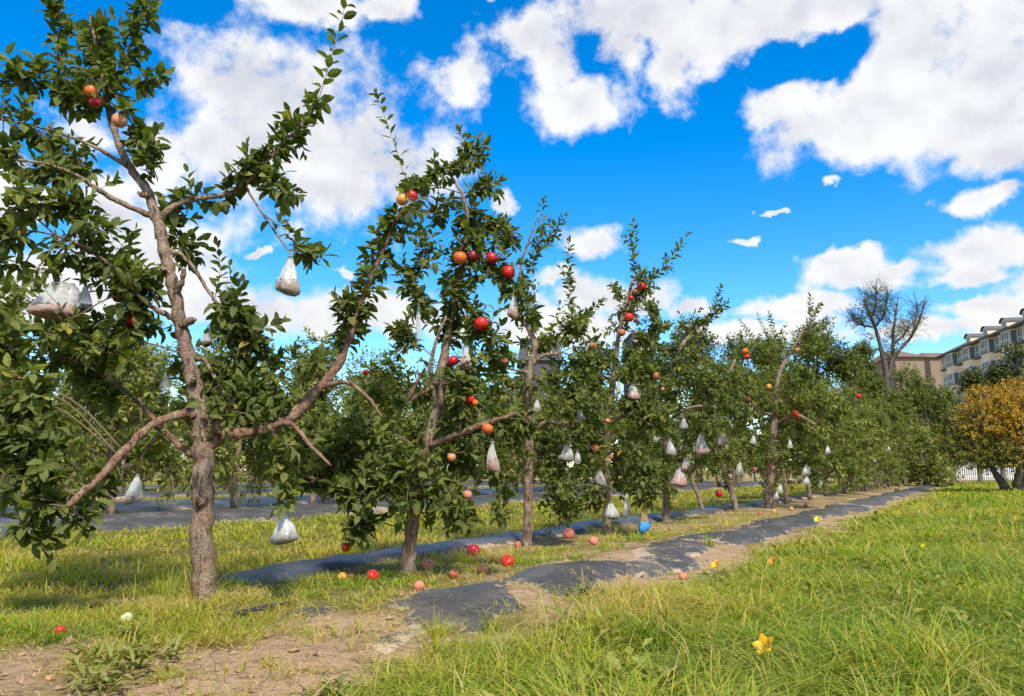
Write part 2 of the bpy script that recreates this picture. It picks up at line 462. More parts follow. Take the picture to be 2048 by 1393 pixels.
def boxv(x0, x1, y0, y1, z0, z1):
    return np.array([(x0,y0,z0),(x1,y0,z0),(x1,y1,z0),(x0,y1,z0),(x0,y0,z1),(x1,y0,z1),(x1,y1,z1),(x0,y1,z1)], float)
def boxmesh(name, x0, x1, y0, y1, z0, z1, mat):
    return mesh_np(name, boxv(x0, x1, y0, y1, z0, z1), BOXF, mat)

# leaves: ovate, folded on the midrib, tip drooping
def leafproto(width, fold, droop, twist=0.0):
    mid = [(0, 0.0), (0, .34), (0, .70), (0, 1.0)]
    side = [(.62, .16), (1.0, .45), (.66, .78)]
    V = []
    for x, y in mid: V.append((0, y, -droop * y * y))
    for s in (-1, 1):
        for x, y in side: V.append((s * x * width, y, fold * x * width - droop * y * y + twist * s * y * width))
    L, Rr = 4, 7
    F = []
    for o, flip in ((L, 0), (Rr, 1)):
        tr = [(0, 1, o), (1, o + 1, o), (1, 2, o + 1), (2, o + 2, o + 1), (2, 3, o + 2)]
        F += [(a, c, b) if flip else (a, b, c) for a, b, c in tr]
    F = [(a, c, b) for a, b, c in F]
    return np.array(V, float), np.array(F, int)
LEAFP = [leafproto(.26, .35, .10), leafproto(.29, .25, .28), leafproto(.22, .85, .30, .25), leafproto(.30, .15, .55, -.22), leafproto(.27, .50, -.10, .3)]
def leafproto_lo(width, fold, droop):
    V = np.array([(0, 0, 0), (-width, .45, fold * width - droop * .2), (width, .45, fold * width - droop * .2), (0, .5, -droop * .25), (0, 1, -droop)], float)
    return V, np.array([(0, 3, 1), (1, 3, 4), (0, 2, 3), (3, 2, 4)])
LEAFLO = [leafproto_lo(.28, .35, .12), leafproto_lo(.32, .2, .3), leafproto_lo(.26, .5, .2)]
LEAFFAR = [(np.array([(0, 0, 0), (-w_, .48, .1), (w_, .48, .1), (0, 1, -d_)], float), np.array([(0, 2, 1), (1, 2, 3)])) for w_, d_ in ((.30, .1), (.36, .3), (.26, .2))]
def frames(D, up):
    Yv = nrm(D); X = nrm(np.cross(Yv, up)); Z = np.cross(X, Yv)
    return np.stack([X, Yv, Z], -1)            # columns
class Leaves:
    def __init__(self): self.p = []; self.d = []; self.u = []; self.s = []; self.v = []
    def add(self, p, d, u, s, v):
        self.p.append(p); self.d.append(d); self.u.append(u); self.s.append(s); self.v.append(v)
    def pack(self):
        self.p = np.vstack(self.p); self.d = np.vstack(self.d); self.u = np.vstack(self.u)
        self.s = np.concatenate(self.s); self.v = np.concatenate(self.v); return self
    def mesh(self, name, mat, origin=(0, 0, 0), keep=None, lo=False):
        protos = LEAFFAR if lo == 2 else LEAFLO if lo else LEAFP
        idx = np.arange(len(self.p)) if keep is None else np.flatnonzero(keep)
        ch = idx % len(protos)
        Fr = frames(self.d, self.u)
        VV, FF, AA, n = [], [], [], 0
        for k, (pv, pf) in enumerate(protos):
            ii = idx[ch == k]
            if not len(ii): continue
            V = np.einsum('nij,vj->nvi', Fr[ii], pv) * self.s[ii][:, None, None] + (self.p[ii] - np.asarray(origin))[:, None, :]
            F = pf[None] + (np.arange(len(ii)) * len(pv))[:, None, None] + n
            VV.append(V.reshape(-1, 3)); FF.append(F.reshape(-1, 3)); AA.append(np.repeat(self.v[ii], len(pv))); n += V.shape[0] * V.shape[1]
        return mesh_np(name, np.vstack(VV), np.vstack(FF), mat, np.concatenate(AA))
LEAFMESH = {}
def leafmeshes(mat):
    if mat.name not in LEAFMESH:
        L = []
        for k in range(10):
            pv, pf = LEAFP[k % 5]
            L.append(mesh_np('leaf', pv, pf, mat, np.full(len(pv), (0.18, 0.30, 0.40, 0.52, 0.70, 0.25, 0.36, 0.46, 0.58, 0.10)[k])))
        LEAFMESH[mat.name] = L
    return LEAFMESH[mat.name]
GOLDEN = 2.39996
def spur_leaves(LV, TW, base, dirn, length, nl, L, var, rng, twr=0.0022):
    tau = np.linspace(0.35, 1.08, nl) + rng.uniform(-.06, .06, nl)
    P = base + dirn * (length * tau)[:, None]
    ref = np.array((0.2, 0.5, 0.85)); X = nrm(np.cross(dirn, ref)); Yv = np.cross(dirn, X)
    an = np.arange(nl) * GOLDEN + rng.uniform(0, 6.28)
    rad = np.cos(an)[:, None] * X + np.sin(an)[:, None] * Yv
    phi = np.interp(tau, (.3, 1.08), (1.35, 0.55)) + rng.uniform(-.25, .25, nl)
    D = dirn * np.cos(phi)[:, None] + rad * np.sin(phi)[:, None]
    D[:, 2] -= rng.uniform(0.0, 0.35, nl)
    D = nrm(D)
    U = np.array((0, 0, 1.0)) + dirn * 0.7 + rng.standard_normal((nl, 3)) * 0.38
    s = L * rng.uniform(0.50, 1.22, nl)
    LV.add(P + D * 0.012, D, U, s, np.clip(var + rng.standard_normal(nl) * 0.15 + (rng.random(nl) < .03) * .45, 0, 1))
    if TW is not None:
        V, F = tube(np.array([base, base + dirn * length]), np.array([twr * 1.2, twr * .7]), 3, cap=False)
        TW.add(V, F)
def leafy(LV, TW, P, Rm, n, L, var, rng, up=0.30):
    """leaves in spurs round a shoot P; Rm = reach in metres"""
    per = 8
    ns = max(2, int(round(n / per)))
    t = (np.arange(ns) + rng.uniform(0, 1, ns)) / ns
    x = t * (len(P) - 1); i = np.minimum(x.astype(int), len(P) - 2); f = (x - i)[:, None]
    B = P[i] * (1 - f) + P[i + 1] * f
    T = nrm(P[i + 1] - P[i])
    D = rng.standard_normal((ns, 3)); D = nrm(D)
    D -= 0.55 * T * np.sum(D * T, 1, keepdims=True); D[:, 2] += up; D = nrm(D + 0.25 * T)
    ln = Rm * (0.18 + 0.66 * rng.uniform(0, 1, ns) ** 0.8) * (1 + 0.42 * np.sin(t * (5 + 9 * rng.random()) + rng.uniform(0, 6.28)))
    ln = np.maximum(ln - L * 0.35, 0.02)
    for k in range(ns):
        spur_leaves(LV, TW, B[k], D[k], ln[k], per, L, var + rng.standard_normal() * 0.10, rng)
    # side shoots break the outline
    if Rm > 0.07:
        for k in range(1 + ns // 11):
            i0 = rng.integers(1, len(P) - 1); b = P[i0]
            d = nrm(rng.standard_normal(3) + np.array((0, 0, .5)))
            l_ = Rm * rng.uniform(1.1, 1.9)
            Q = catmull(np.array([b, b + d * l_ * .5 + np.array((0, 0, .02)), b + d * l_ + np.array((0, 0, rng.uniform(-.03, .08)))]), 8)
            if TW is not None:
                V, F = tube(Q, np.linspace(.003, .0014, 8), 3, cap=False); TW.add(V, F)
            alternate(LV, Q, max(6, int(l_ / .018)), L * .92, var + .05, rng)
def alternate(LV, P, n, L, var, rng, phi0=0.95):
    """single leaves set in turn along an upright shoot"""
    t = np.linspace(0.06, 1.0, n)
    x = t * (len(P) - 1); i = np.minimum(x.astype(int), len(P) - 2); f = (x - i)[:, None]
    B = P[i] * (1 - f) + P[i + 1] * f
    T = nrm(P[i + 1] - P[i])
    X = nrm(np.cross(T, np.array((0.1, 1.0, 0.1)))); Yv = np.cross(T, X)
    an = np.arange(n) * GOLDEN
    rad = np.cos(an)[:, None] * X + np.sin(an)[:, None] * Yv * 0.8
    phi = phi0 + rng.uniform(-.25, .25, n); phi[-3:] *= 0.5
    D = T * np.cos(phi)[:, None] + rad * np.sin(phi)[:, None]
    U = T + rng.standard_normal((n, 3)) * 0.3
    s = L * np.interp(t, (0, .2, .8, 1), (.8, 1.05, .95, .7)) * rng.uniform(.85, 1.15, n)
    LV.add(B + D * 0.01, nrm(D), U, s, np.clip(var + rng.standard_normal(n) * 0.10, 0, 1))

# ------------------------------------------------------------------ ground
DS, DN = np.array((0.521, 0.853)), np.array((-0.853, 0.521))     # along the tree row, across it
def sn(x, y): return DS[0] * x + DS[1] * y, DN[0] * x + DN[1] * y
def xy(s, n): return DS[0] * s + DN[0] * n, DS[1] * s + DN[1] * n
_g = np.random.default_rng(3)
_K = [(2 * math.pi / w * np.array((math.cos(a), math.sin(a))), p, amp) for w, amp in ((3.1, 1.0), (2.2, .8), (1.3, .55), (.9, .42), (.62, .3), (.43, .22), (.31, .16)) for a, p in [(_g.uniform(0, 6.28), _g.uniform(0, 6.28)) for _ in range(3)]]
def wob(x, y, ph=0.0):
    s = 0
    for k, p, a in _K: s = s + a * np.sin(k[0] * x + k[1] * y + p + ph * (1 + a))
    return s / 3.2
def sst(a, b, x):
    t = np.clip((x - a) / (b - a), 0, 1)
    return t * t * (3 - 2 * t)
def th(x, y):
    x = np.asarray(x, float); y = np.asarray(y, float)
    s, n = sn(x, y)
    near = 1 / (1 + ((x * x + y * y) / 900.0))
    h = 0.022 * wob(x, y) * near
    h = h + 0.05 * sst(2.0, 2.7, n) * (1 - sst(4.3, 5.1, n)) * sst(1.0, 3.0, s) * near
    return h
def gpt(u, v):
    g = gp(u, v); b = -(v - 696.5) / FPX; a = (u - 1024.0) / FPX
    for _ in range(4):
        z = float(th(g[0], g[1])); t = (z - CAMH) / (SP + b * CP)
        g = np.array((a * t, t * (CP - b * SP), z))
    return g
gx = np.concatenate([-np.geomspace(900, 14.2, 46), np.linspace(-14, 22, 250), np.geomspace(22.2, 900, 44)])
gy = np.concatenate([-np.geomspace(500, 1.1, 26), np.linspace(-1, 24, 210), np.geomspace(24.2, 1400, 54)])
GX, GY = np.meshgrid(gx, gy)
GZ = th(GX, GY)
# what covers the soil: 0 bare, 1 turf
def patch(x, y, u, v, a, b):
    cx, cy, _ = gp(u, v)
    sc_ = mpp(cy)
    du = (x - cx) / (a * sc_)
    dv = (y - cy) / (b * sc_ * cy / CAMH * 1.0)
    return np.exp(-(du * du + dv * dv))
def bare(x, y):
    """1 where the photograph shows bare soil"""
    s, n = sn(x, y)
    w = wob(x, y, 1.7)
    edge = n + 0.22 * w
    b = sst(1.62, 1.95, edge) * (1 - sst(2.9, 3.2, edge)) * sst(1.2, 2.0, s)             # along the front of the sheet
    b = np.maximum(b, 0.62 * sst(2.9, 3.2, edge) * (1 - sst(4.6, 4.9, edge)) * sst(4.0, 5.2, s))   # bed under the trees
    for (u, v, a, bb) in ((30, 1335, 170, 70), (70, 1290, 110, 30), (640, 1280, 220, 62), (560, 1370, 240, 36), (330, 1388, 160, 26), (850, 1330, 190, 56), (900, 1250, 120, 40), (1000, 1290, 90, 40)):
        b = np.maximum(b, 1.25 * patch(x, y, u, v, a, bb) + 0.30 * w * (patch(x, y, u, v, a * 1.4, bb * 1.4) > .2))
    # rows behind
    for n0, n1 in ((9.6, 18.0), (20.5, 26.0), (29.5, 36.0)):
        b = np.maximum(b, sst(n0, n0 + .4, edge) * (1 - sst(n1 - .4, n1, edge)))
    b = b * (0.30 + 0.70 * sst(-.50, .05, wob(x * 2.1, y * 2.1, 6.6)))
    return np.clip(b, 0, 1)
turf = 1 - bare(GX, GY)
i = np.arange(len(gy) - 1)[:, None] * len(gx); j = np.arange(len(gx) - 1)[None, :]
A_ = (i + j); B_ = A_ + 1; C_ = A_ + len(gx) + 1; D_ = A_ + len(gx)
GF = np.concatenate([np.stack([A_, B_, C_], -1).reshape(-1, 3), np.stack([A_, C_, D_], -1).reshape(-1, 3)])
ground = put('ground', mesh_np('ground', np.stack([GX, GY, GZ], -1).reshape(-1, 3), GF, SOIL, None, True, {'turf': turf.ravel()}))
tag(ground, 'sandy soil and thatch of the orchard floor', 'ground', kind='structure')

# ------------------------------------------------------------------ plastic mulch sheets
def sheet(label, s0, s1, n0, n1, ds, nn, lift, bulge, sink, seed, group='black plastic mulch sheets', nearfn=None):
    rng = np.random.default_rng(seed)
    S = np.arange(s0, s1, ds)
    if s1 > 40: S = np.concatenate([np.arange(s0, 24, ds), np.geomspace(24, s1, 60)])
    q = np.linspace(0, 1, nn)
    SS, Q = np.meshgrid(S, q, indexing='ij')
    e0 = n0 + 0.10 * wob(SS * 1.3, seed * 7.1 + 0 * SS) + .05 * wob(SS * 4.5, seed * 2.1 + 0 * SS); e1 = n1 + 0.09 * wob(SS * 1.1, seed * 3.3 + 5 + 0 * SS) + .04 * wob(SS * 4.1, seed * 1.3 + 0 * SS)
    if seed == 1: e1 = e1 + .38 * (1 - sst(3.0, 4.2, SS))
    NN = e0 + (e1 - e0) * Q
    X, Y = xy(SS, NN)
    z = th(X, Y) + lift + bulge * np.sin(math.pi * Q) ** 0.7 + 0.012 * wob(X * 1.3, Y * 1.3, 2.1 + seed) + 0.0028 * wob(X * 6.5, Y * 6.5, seed)
    z = z + 0.020 * np.clip(.35 - np.abs(wob(X * 1.9, Y * 1.9, 7.0 + seed)), 0, 1) + 0.016 * np.clip(.3 - np.abs(wob(X * 3.3 + Y, Y * 2.2, 1.0 + seed)), 0, 1)
    z = z - 0.16 * (1 - sst(s0, s0 + .7, SS))
    z = z - 0.085 * (1 - np.minimum(1, np.minimum(Q, 1 - Q) / 0.10)) ** 1.5
    cov = np.zeros_like(z)
    if nearfn is not None:
        cov = nearfn(SS, NN, X, Y)
        z = z - sink * cov
    dust = np.clip(0.22 + 0.30 * wob(X * .9, Y * .9, 4 + seed) + 0.9 * cov, 0, 1) + 0.35 * (1 - np.minimum(1, np.minimum(Q, 1 - Q) / 0.16))
    ns, nq = SS.shape
    i = np.arange(ns - 1)[:, None] * nq; j = np.arange(nq - 1)[None, :]
    A, B, C, D = i + j, i + j + 1, i + nq + j + 1, i + nq + j
    F = np.concatenate([np.stack([A, C, B], -1).reshape(-1, 3), np.stack([A, D, C], -1).reshape(-1, 3)])
    o = put('mulch_sheet', mesh_np('mulch_sheet', np.stack([X, Y, z], -1).reshape(-1, 3), F, SHEET, None, True, {'dust': dust.ravel()}))
    return tag(o, label, 'plastic sheet', group)
def nearfront(S, N, X, Y):
    c = np.clip(0.30 + 0.75 * wob(X * .85, Y * .85, 5.0) + .45 * wob(X * 3.1, Y * 3.1, 1.0), 0, 1) * (1 - sst(4.6, 6.2, S)) * 0.9 + np.clip(.75 * wob(X * 1.5, Y * 1.5, 3.0) - .12, 0, 1) * (1 - sst(9, 14, S))
    for (u, v, a, b) in ((690, 1265, 80, 40), (1060, 1200, 60, 26), (560, 1290, 130, 30), (1205, 1112, 50, 22), (760, 1215, 60, 16), (420, 1300, 160, 60)):
        c = np.maximum(c, patch(X, Y, u, v, a, b) * 1.1)
    for (u, v, a, b) in ((890, 1228, 95, 40), (1120, 1165, 90, 38), (600, 1246, 62, 13), (785, 1298, 60, 20), (960, 1255, 40, 20)):
        c = c * (1 - 0.95 * patch(X, Y, u, v, a, b))
    return np.clip(c, 0, 1)
sheet('dusty black mulch sheet half buried in soil in front of the nearest tree row', 1.6, 48, 2.22, 2.98, .045, 26, .012, .026, .09, 1, nearfn=nearfront)
sheet('black plastic mulch sheet running just behind the trunks of the nearest tree row', 3.3, 48, 4.22, 4.92, .06, 16, .012, .06, 0, 2)
sheet('wide black mulch sheet before the second tree row, left of the foreground trunk', 2, 46, 9.8, 12.6, .12, 16, .015, .10, 0, 3)
sheet('black mulch sheet behind the trunks of the second tree row', 4, 46, 13.8, 17.6, .14, 14, .015, .10, 0, 4)
sheet('far black mulch sheet of the third tree row beyond a strip of grass', 6, 46, 20.6, 25.6, .2, 12, .015, .08, 0, 5)
sheet('farthest grey mulch sheet between the trunks at the back of the orchard', 8, 46, 29.6, 35.6, .3, 10, .015, .08, 0, 6)

# ------------------------------------------------------------------ apple trees
HANG = []           # places where fruit and bags hang: (tree key, point)
def skel(pts, Y0, scale_r=1.0):
    P = np.array([at(u, v, Y0 + d) for u, v, d, r in pts])
    r = np.array([r * mpp(Y0 + d) for u, v, d, r in pts]) * scale_r
    return P, r
def grow_tree(name, label, group, base, trunk, branches, shoots, leaders, seed, leafL=0.098, n_single=300, lo=False, mat=None, key=None, var0=0.34, sink=0.06, fill=(), dens=1.3):
    """trunk/branches: lists of (u, v, depth offset, radius) in photo pixels at the tree's own distance;
       shoots: (path [(u, v, depth offset)...], reach px, leaves, tone); leaders: (path, leaves, leaf length factor)"""
    rng = np.random.default_rng(seed)
    mat = mat or APPLE_LEAF
    g = gpt(*base); Y0 = g[1]
    org = np.array((g[0], g[1], float(th(g[0], g[1]))))
    root = empty(name, org)
    tag(root, label, 'apple tree', group)
    SK = []
    P, r = skel(trunk, Y0)
    P[0] = org - np.array((0, 0, sink))
    n = max(12, len(P) * 5)
    C = catmull(P, n); rr = np.interp(np.linspace(0, 1, n), np.linspace(0, 1, len(r)), r)
    C[1:-1] += rng.standard_normal((n - 2, 3)) * rr[1:-1, None] * 0.07
    rr = rr * (1 + 0.07 * np.sin(np.arange(n) * 1.9) + 0.05 * rng.standard_normal(n))
    V, F = tube(C, rr * .93, 16 if not lo else 8, 0.05)
    put('trunk', mesh_np('trunk', V - org, F, BARK, None, True), root)
    SK.append(C)
    for bi, (bp, bm) in enumerate(branches):
        P, r = skel(bp, Y0)
        n = max(8, len(P) * 5)
        C = catmull(P, n); rr = np.interp(np.linspace(0, 1, n), np.linspace(0, 1, len(r)), r)
        C[1:-1] += rng.standard_normal((n - 2, 3)) * rr[1:-1, None] * 0.10
        rr = rr * (1 + 0.10 * rng.standard_normal(n)); rr[0] *= 1.15
        V, F = tube(C, rr * .86, 10 if not lo else 6, 0.04)
        put('branch', mesh_np('branch', V - org, F, BARK_RED if bm else BARK, None, True), root)
        SK.append(C)
    SKP = np.vstack(SK)
    LV, TW = Leaves(), Acc()
    def join(p):
        d = np.linalg.norm(SKP - p, axis=1) + np.maximum(0, SKP[:, 2] - p[2]) * 0.6
        return SKP[np.argmin(d)]
    def stem(C, r0, r1, green=False):
        V, F = tube(C, np.linspace(r0, r1, len(C)), 5, 0.0)
        put('twig', mesh_np('twig', V - org, F, GREEN_TWIG if green else TWIG, None, True), root)
    px = mpp(Y0)
    shoots = list(shoots)
    for (fu, fv, ru, rv, rd, cnt) in fill:
        for q in range(cnt):
            e = rng.standard_normal(3); e = e / np.linalg.norm(e) * rng.uniform(.3, 1) ** .5
            u0, v0, d0 = fu + e[0] * ru, fv + e[1] * rv, e[2] * rd
            ln = rng.uniform(.22, .4) / px
            a0 = rng.uniform(-.6, .9)
            sg = 1 if e[0] > 0 else -1
            shoots.append(([(u0, v0, d0), (u0 + sg * ln * .5 * math.cos(a0), v0 + ln * .5 * math.sin(a0) * .6, d0), (u0 + sg * ln * math.cos(a0), v0 + ln * math.sin(a0), d0 + rng.uniform(-.1, .1))], .15 / px, 58, rng.uniform(-.08, .10)))
    for (path, Rpx, nlv, tone) in shoots:
        P = np.array([at(u, v, Y0 + d) for u, v, d in path])
        q = join(P[0])
        dq = np.linalg.norm(q - P[0])
        if dq > 0.03:
            mid = (q + P[0]) / 2 + np.array((0, 0, 0.12 * dq))
            full = np.vstack([q, mid, P])
        else: full = P
        C = catmull(full, max(8, 4 * len(full)))
        stem(C, 0.0055 if not lo else 0.008, 0.002)
        CP = catmull(P, 12 * max(1, len(P) - 1))
        leafy(LV, TW, CP, Rpx * px, int(nlv * dens), leafL, var0 + tone, rng)
        SKP_ext.append(C)
    for (path, nlv, lf) in leaders:
        P = np.array([at(u, v, Y0 + d) for u, v, d in path])
        q = join(P[0])
        full = np.vstack([q, P]) if np.linalg.norm(q - P[0]) > 0.03 else P
        C = catmull(full, max(10, 5 * len(full)))
        stem(C, 0.0045, 0.0016, True)
        bush = 1.0 if Y0 < 7 else 1.45
        alternate(LV, catmull(P, 24), int(nlv * bush), leafL * lf * (1.08 if Y0 < 7 else 1.3), var0 + 0.06, rng)
        if Y0 > 7: leafy(LV, TW, catmull(P, 24)[:16], .11, int(nlv * .8), leafL, var0 + .04, rng)
        SKP_ext.append(C)
    allp = np.vstack([SKP] + SKP_ext); SKP_ext.clear()
    for k, hp in HANG:
        if k != key: continue
        d = np.linalg.norm(allp - hp, axis=1) + np.maximum(0, hp[2] - allp[:, 2]) * 0.8
        q = allp[np.argmin(d)]
        dq = np.linalg.norm(q - hp)
        if 0.02 < dq < 1.2:
            C = catmull(np.array([q, (q + hp) / 2 + np.array((0, 0, .10 * dq + .015)), hp]), 8)
            stem(C, 0.004, 0.0022)
            if dq > 0.10: leafy(LV, TW, C, 0.09, int(12 + dq * 70), leafL, var0, rng)
    LV.pack()
    cu, cv, cf = project(LV.p + LV.d * LV.s[:, None] * .5)
    drop = np.zeros(len(LV.p), bool)
    for (pu, pv, ru, rv, pd) in CLEAR:
        drop |= (((cu - pu) / ru) ** 2 + ((cv - pv) / rv) ** 2 < 1) & (cf < pd + .03)
    if not lo:
        for C, pr in zip(SK, [.6] + [.85 if b[1] else .7 for b in branches]):
            bu, bv, bf = project(C)
            for a_, b_, f_ in zip(bu, bv, bf):
                drop |= ((cu - a_) ** 2 + (cv - b_) ** 2 < (60 / Y0 + 4) ** 2) & (cf < f_ + .02) & (rng.random(len(cu)) < pr * .55)
    for a_ in ('p', 'd', 'u', 's', 'v'): setattr(LV, a_, getattr(LV, a_)[~drop])
    keep = np.ones(len(LV.p), bool)
    if n_single:
        u, v, f = project(LV.p)
        inside = (u > 4) & (u < 2044) & (v > 4) & (v < 1390)
        dist = np.where(inside, f, 1e6)
        pick = np.argsort(dist)[:n_single]
        pick = pick[dist[pick] < 1e5]
        keep[pick] = False
        ms = leafmeshes(mat)
        Fr = frames(LV.d, LV.u)
        for n_, k in enumerate(pick):
            M = Matrix.Identity(4)
            B = Fr[k] * LV.s[k]
            for a in range(3):
                for b in range(3): M[a][b] = B[a, b]
                M[a][3] = LV.p[k][a] - org[a]
            put('leaf', ms[n_ % len(ms)], root, mw=M)
    o = put('foliage', LV.mesh('foliage', mat, org, keep, lo), root); o['kind'] = 'stuff'
    tw = TW.mesh('spurs', TWIG); 
    tw.transform(Matrix.Translation(-Vector(org)))
    o = put('spurs', tw, root); o['kind'] = 'stuff'
    return root
SKP_ext = []

# ---- things that hang in the trees (built further down) are listed here so that each gets its twig
# (tree, u, v, width px, depth offset, kind, label)
APPLES = [
 ('A', 183, 184, 29, -.14, 'orange', 'orange apple above the peach-coloured one in the tallest left-hand tree'),
 ('A', 190, 205, 25, -.14, 'crimson', 'red apple tucked under an orange apple high in the left-hand tree'),
 ('A', 239, 242, 32, -.15, 'peach', 'peach-coloured apple on the upper stem of the tallest left-hand tree'),
 ('A', 235, 597, 19, -.12, 'red', 'small bright red apple between the big bag and the foreground trunk'),
 ('A', 268, 640, 28, -.12, 'crimson', 'deep red apple half hidden in dark leaves left of the foreground trunk'),
 ('B', 805, 400, 27, -.22, 'yellow', 'yellow-orange apple at the top of the second tree'),
 ('B', 824, 392, 26, -.18, 'red', 'red apple pressed against a yellow-orange one at the treetop'),
 ('B', 920, 516, 29, -.12, 'orange', 'orange-red apple left of a dark red one in the second tree'),
 ('B', 946, 513, 25, -.06, 'dark', 'dark red apple beside an orange-red one in the second tree'),
 ('B', 983, 517, 28, -.06, 'crimson', 'round pinkish red apple hanging against the blue sky'),
 ('B', 1017, 545, 29, -.06, 'red', 'scarlet apple just right of and below the pinkish red one'),
 ('B', 963, 648, 31, -.14, 'red', 'large bright red apple in front of the white cloud, second tree'),
 ('B', 906, 722, 23, -.10, 'crimson', 'crimson apple touching the left side of a hanging white bag'),
 ('B', 940, 799, 19, -.14, 'red', 'split red apple in the shade below the white bag, second tree'),
 ('B', 950, 806, 14, -.14, 'orange', 'small orange apple stuck to the split red one'),
 ('B', 975, 858, 23, -.34, 'orange', 'orange apple sitting on the long bare horizontal branch'),
 ('B', 732, 745, 13, .25, 'red', 'small red apple far behind the arching reddish branch'),
 ('B', 935, 990, 19, -.2, 'pink', 'pink rotting apple low in the dark leaves of the second tree'),
 ('B', 903, 915, 18, -.2, 'peach', 'peach apple deep in the leaves below the horizontal branch'),
 ('B', 692, 1095, 19, -.25, 'red', 'long red apple hanging lowest, close above the yellow grass'),
 ('C', 1010, 723, 13, -.1, 'rotten', 'brown shrivelled apple at the left tip of the third tree'),
 ('C', 1185, 693, 17, -.1, 'rotten', 'rusty brown apple in leaves left of the dark roof'),
 ('C', 1215, 842, 10, -.2, 'pink', 'tiny pink apple in the middle of the third tree'),
 ('D', 1283, 573, 20, -.1, 'red', 'bright red apple topmost in the fourth tree'),
 ('D', 1270, 584, 12, -.08, 'rotten', 'shrivelled brown apple under the topmost red one'),
 ('D', 1262, 597, 13, -.1, 'crimson', 'small crimson apple below the shrivelled brown one, fourth tree'),
 ('D', 1258, 635, 21, -.12, 'red', 'big red apple in the upper part of the fourth tree'),
 ('D', 1272, 642, 11, -.1, 'dark', 'dark little apple touching the big red one in the fourth tree'),
 ('D', 1243, 666, 17, -.1, 'rotten', 'dull reddish rotting apple under the big red one, fourth tree'),
 ('D', 1311, 752, 16, -.3, 'rotten', 'dull red lumpy apple right of the fourth trunk'),
 ('D', 1325, 779, 9, -.3, 'pink', 'tiny pink apple right of and below the lumpy dull red one'),
 ('D', 1190, 897, 16, -.35, 'rotten', 'orange-brown apple above the grey bag in the fourth tree'),
 ('D', 1222, 914, 10, -.35, 'pink', 'bright pink little apple beside the fourth trunk'),
 ('F', 1438, 988, 15, -.1, 'red', 'red apple hanging low beside the leaning grey trunk'),
 ('G', 1490, 703, 13, -.2, 'orange', 'upper orange apple of a pair in front of the dark trees'),
 ('G', 1494, 714, 12, -.2, 'red', 'lower redder apple of a pair in front of the dark trees'),
 ('G', 1595, 701, 12, -.2, 'peach', 'peach apple below the tall leafy leader of the far tree'),
 ('G', 1537, 774, 13, -.3, 'yellow', 'yellow apple in the pale green leaves of the far tree'),
 ('G', 1590, 828, 14, -.3, 'red', 'red apple above the far trunk, beside a darker one'),
 ('G', 1597, 836, 11, -.3, 'dark', 'dark red apple beside a brighter red one near the far trunk'),
 ('G', 1497, 800, 13, -.3, 'rotten', 'rusty apple at the tip of a thin bare branch'),
 ('G', 1510, 938, 11, -.3, 'pink', 'pinkish red apple low in the far tree'),
 ('G', 1545, 936, 9, -.3, 'pink', 'tiny pink apple right above the thick far trunk'),
 ('H', 1717, 793, 11, -.3, 'red', 'single bright red apple farthest down the row, right of the bare tree'),
]
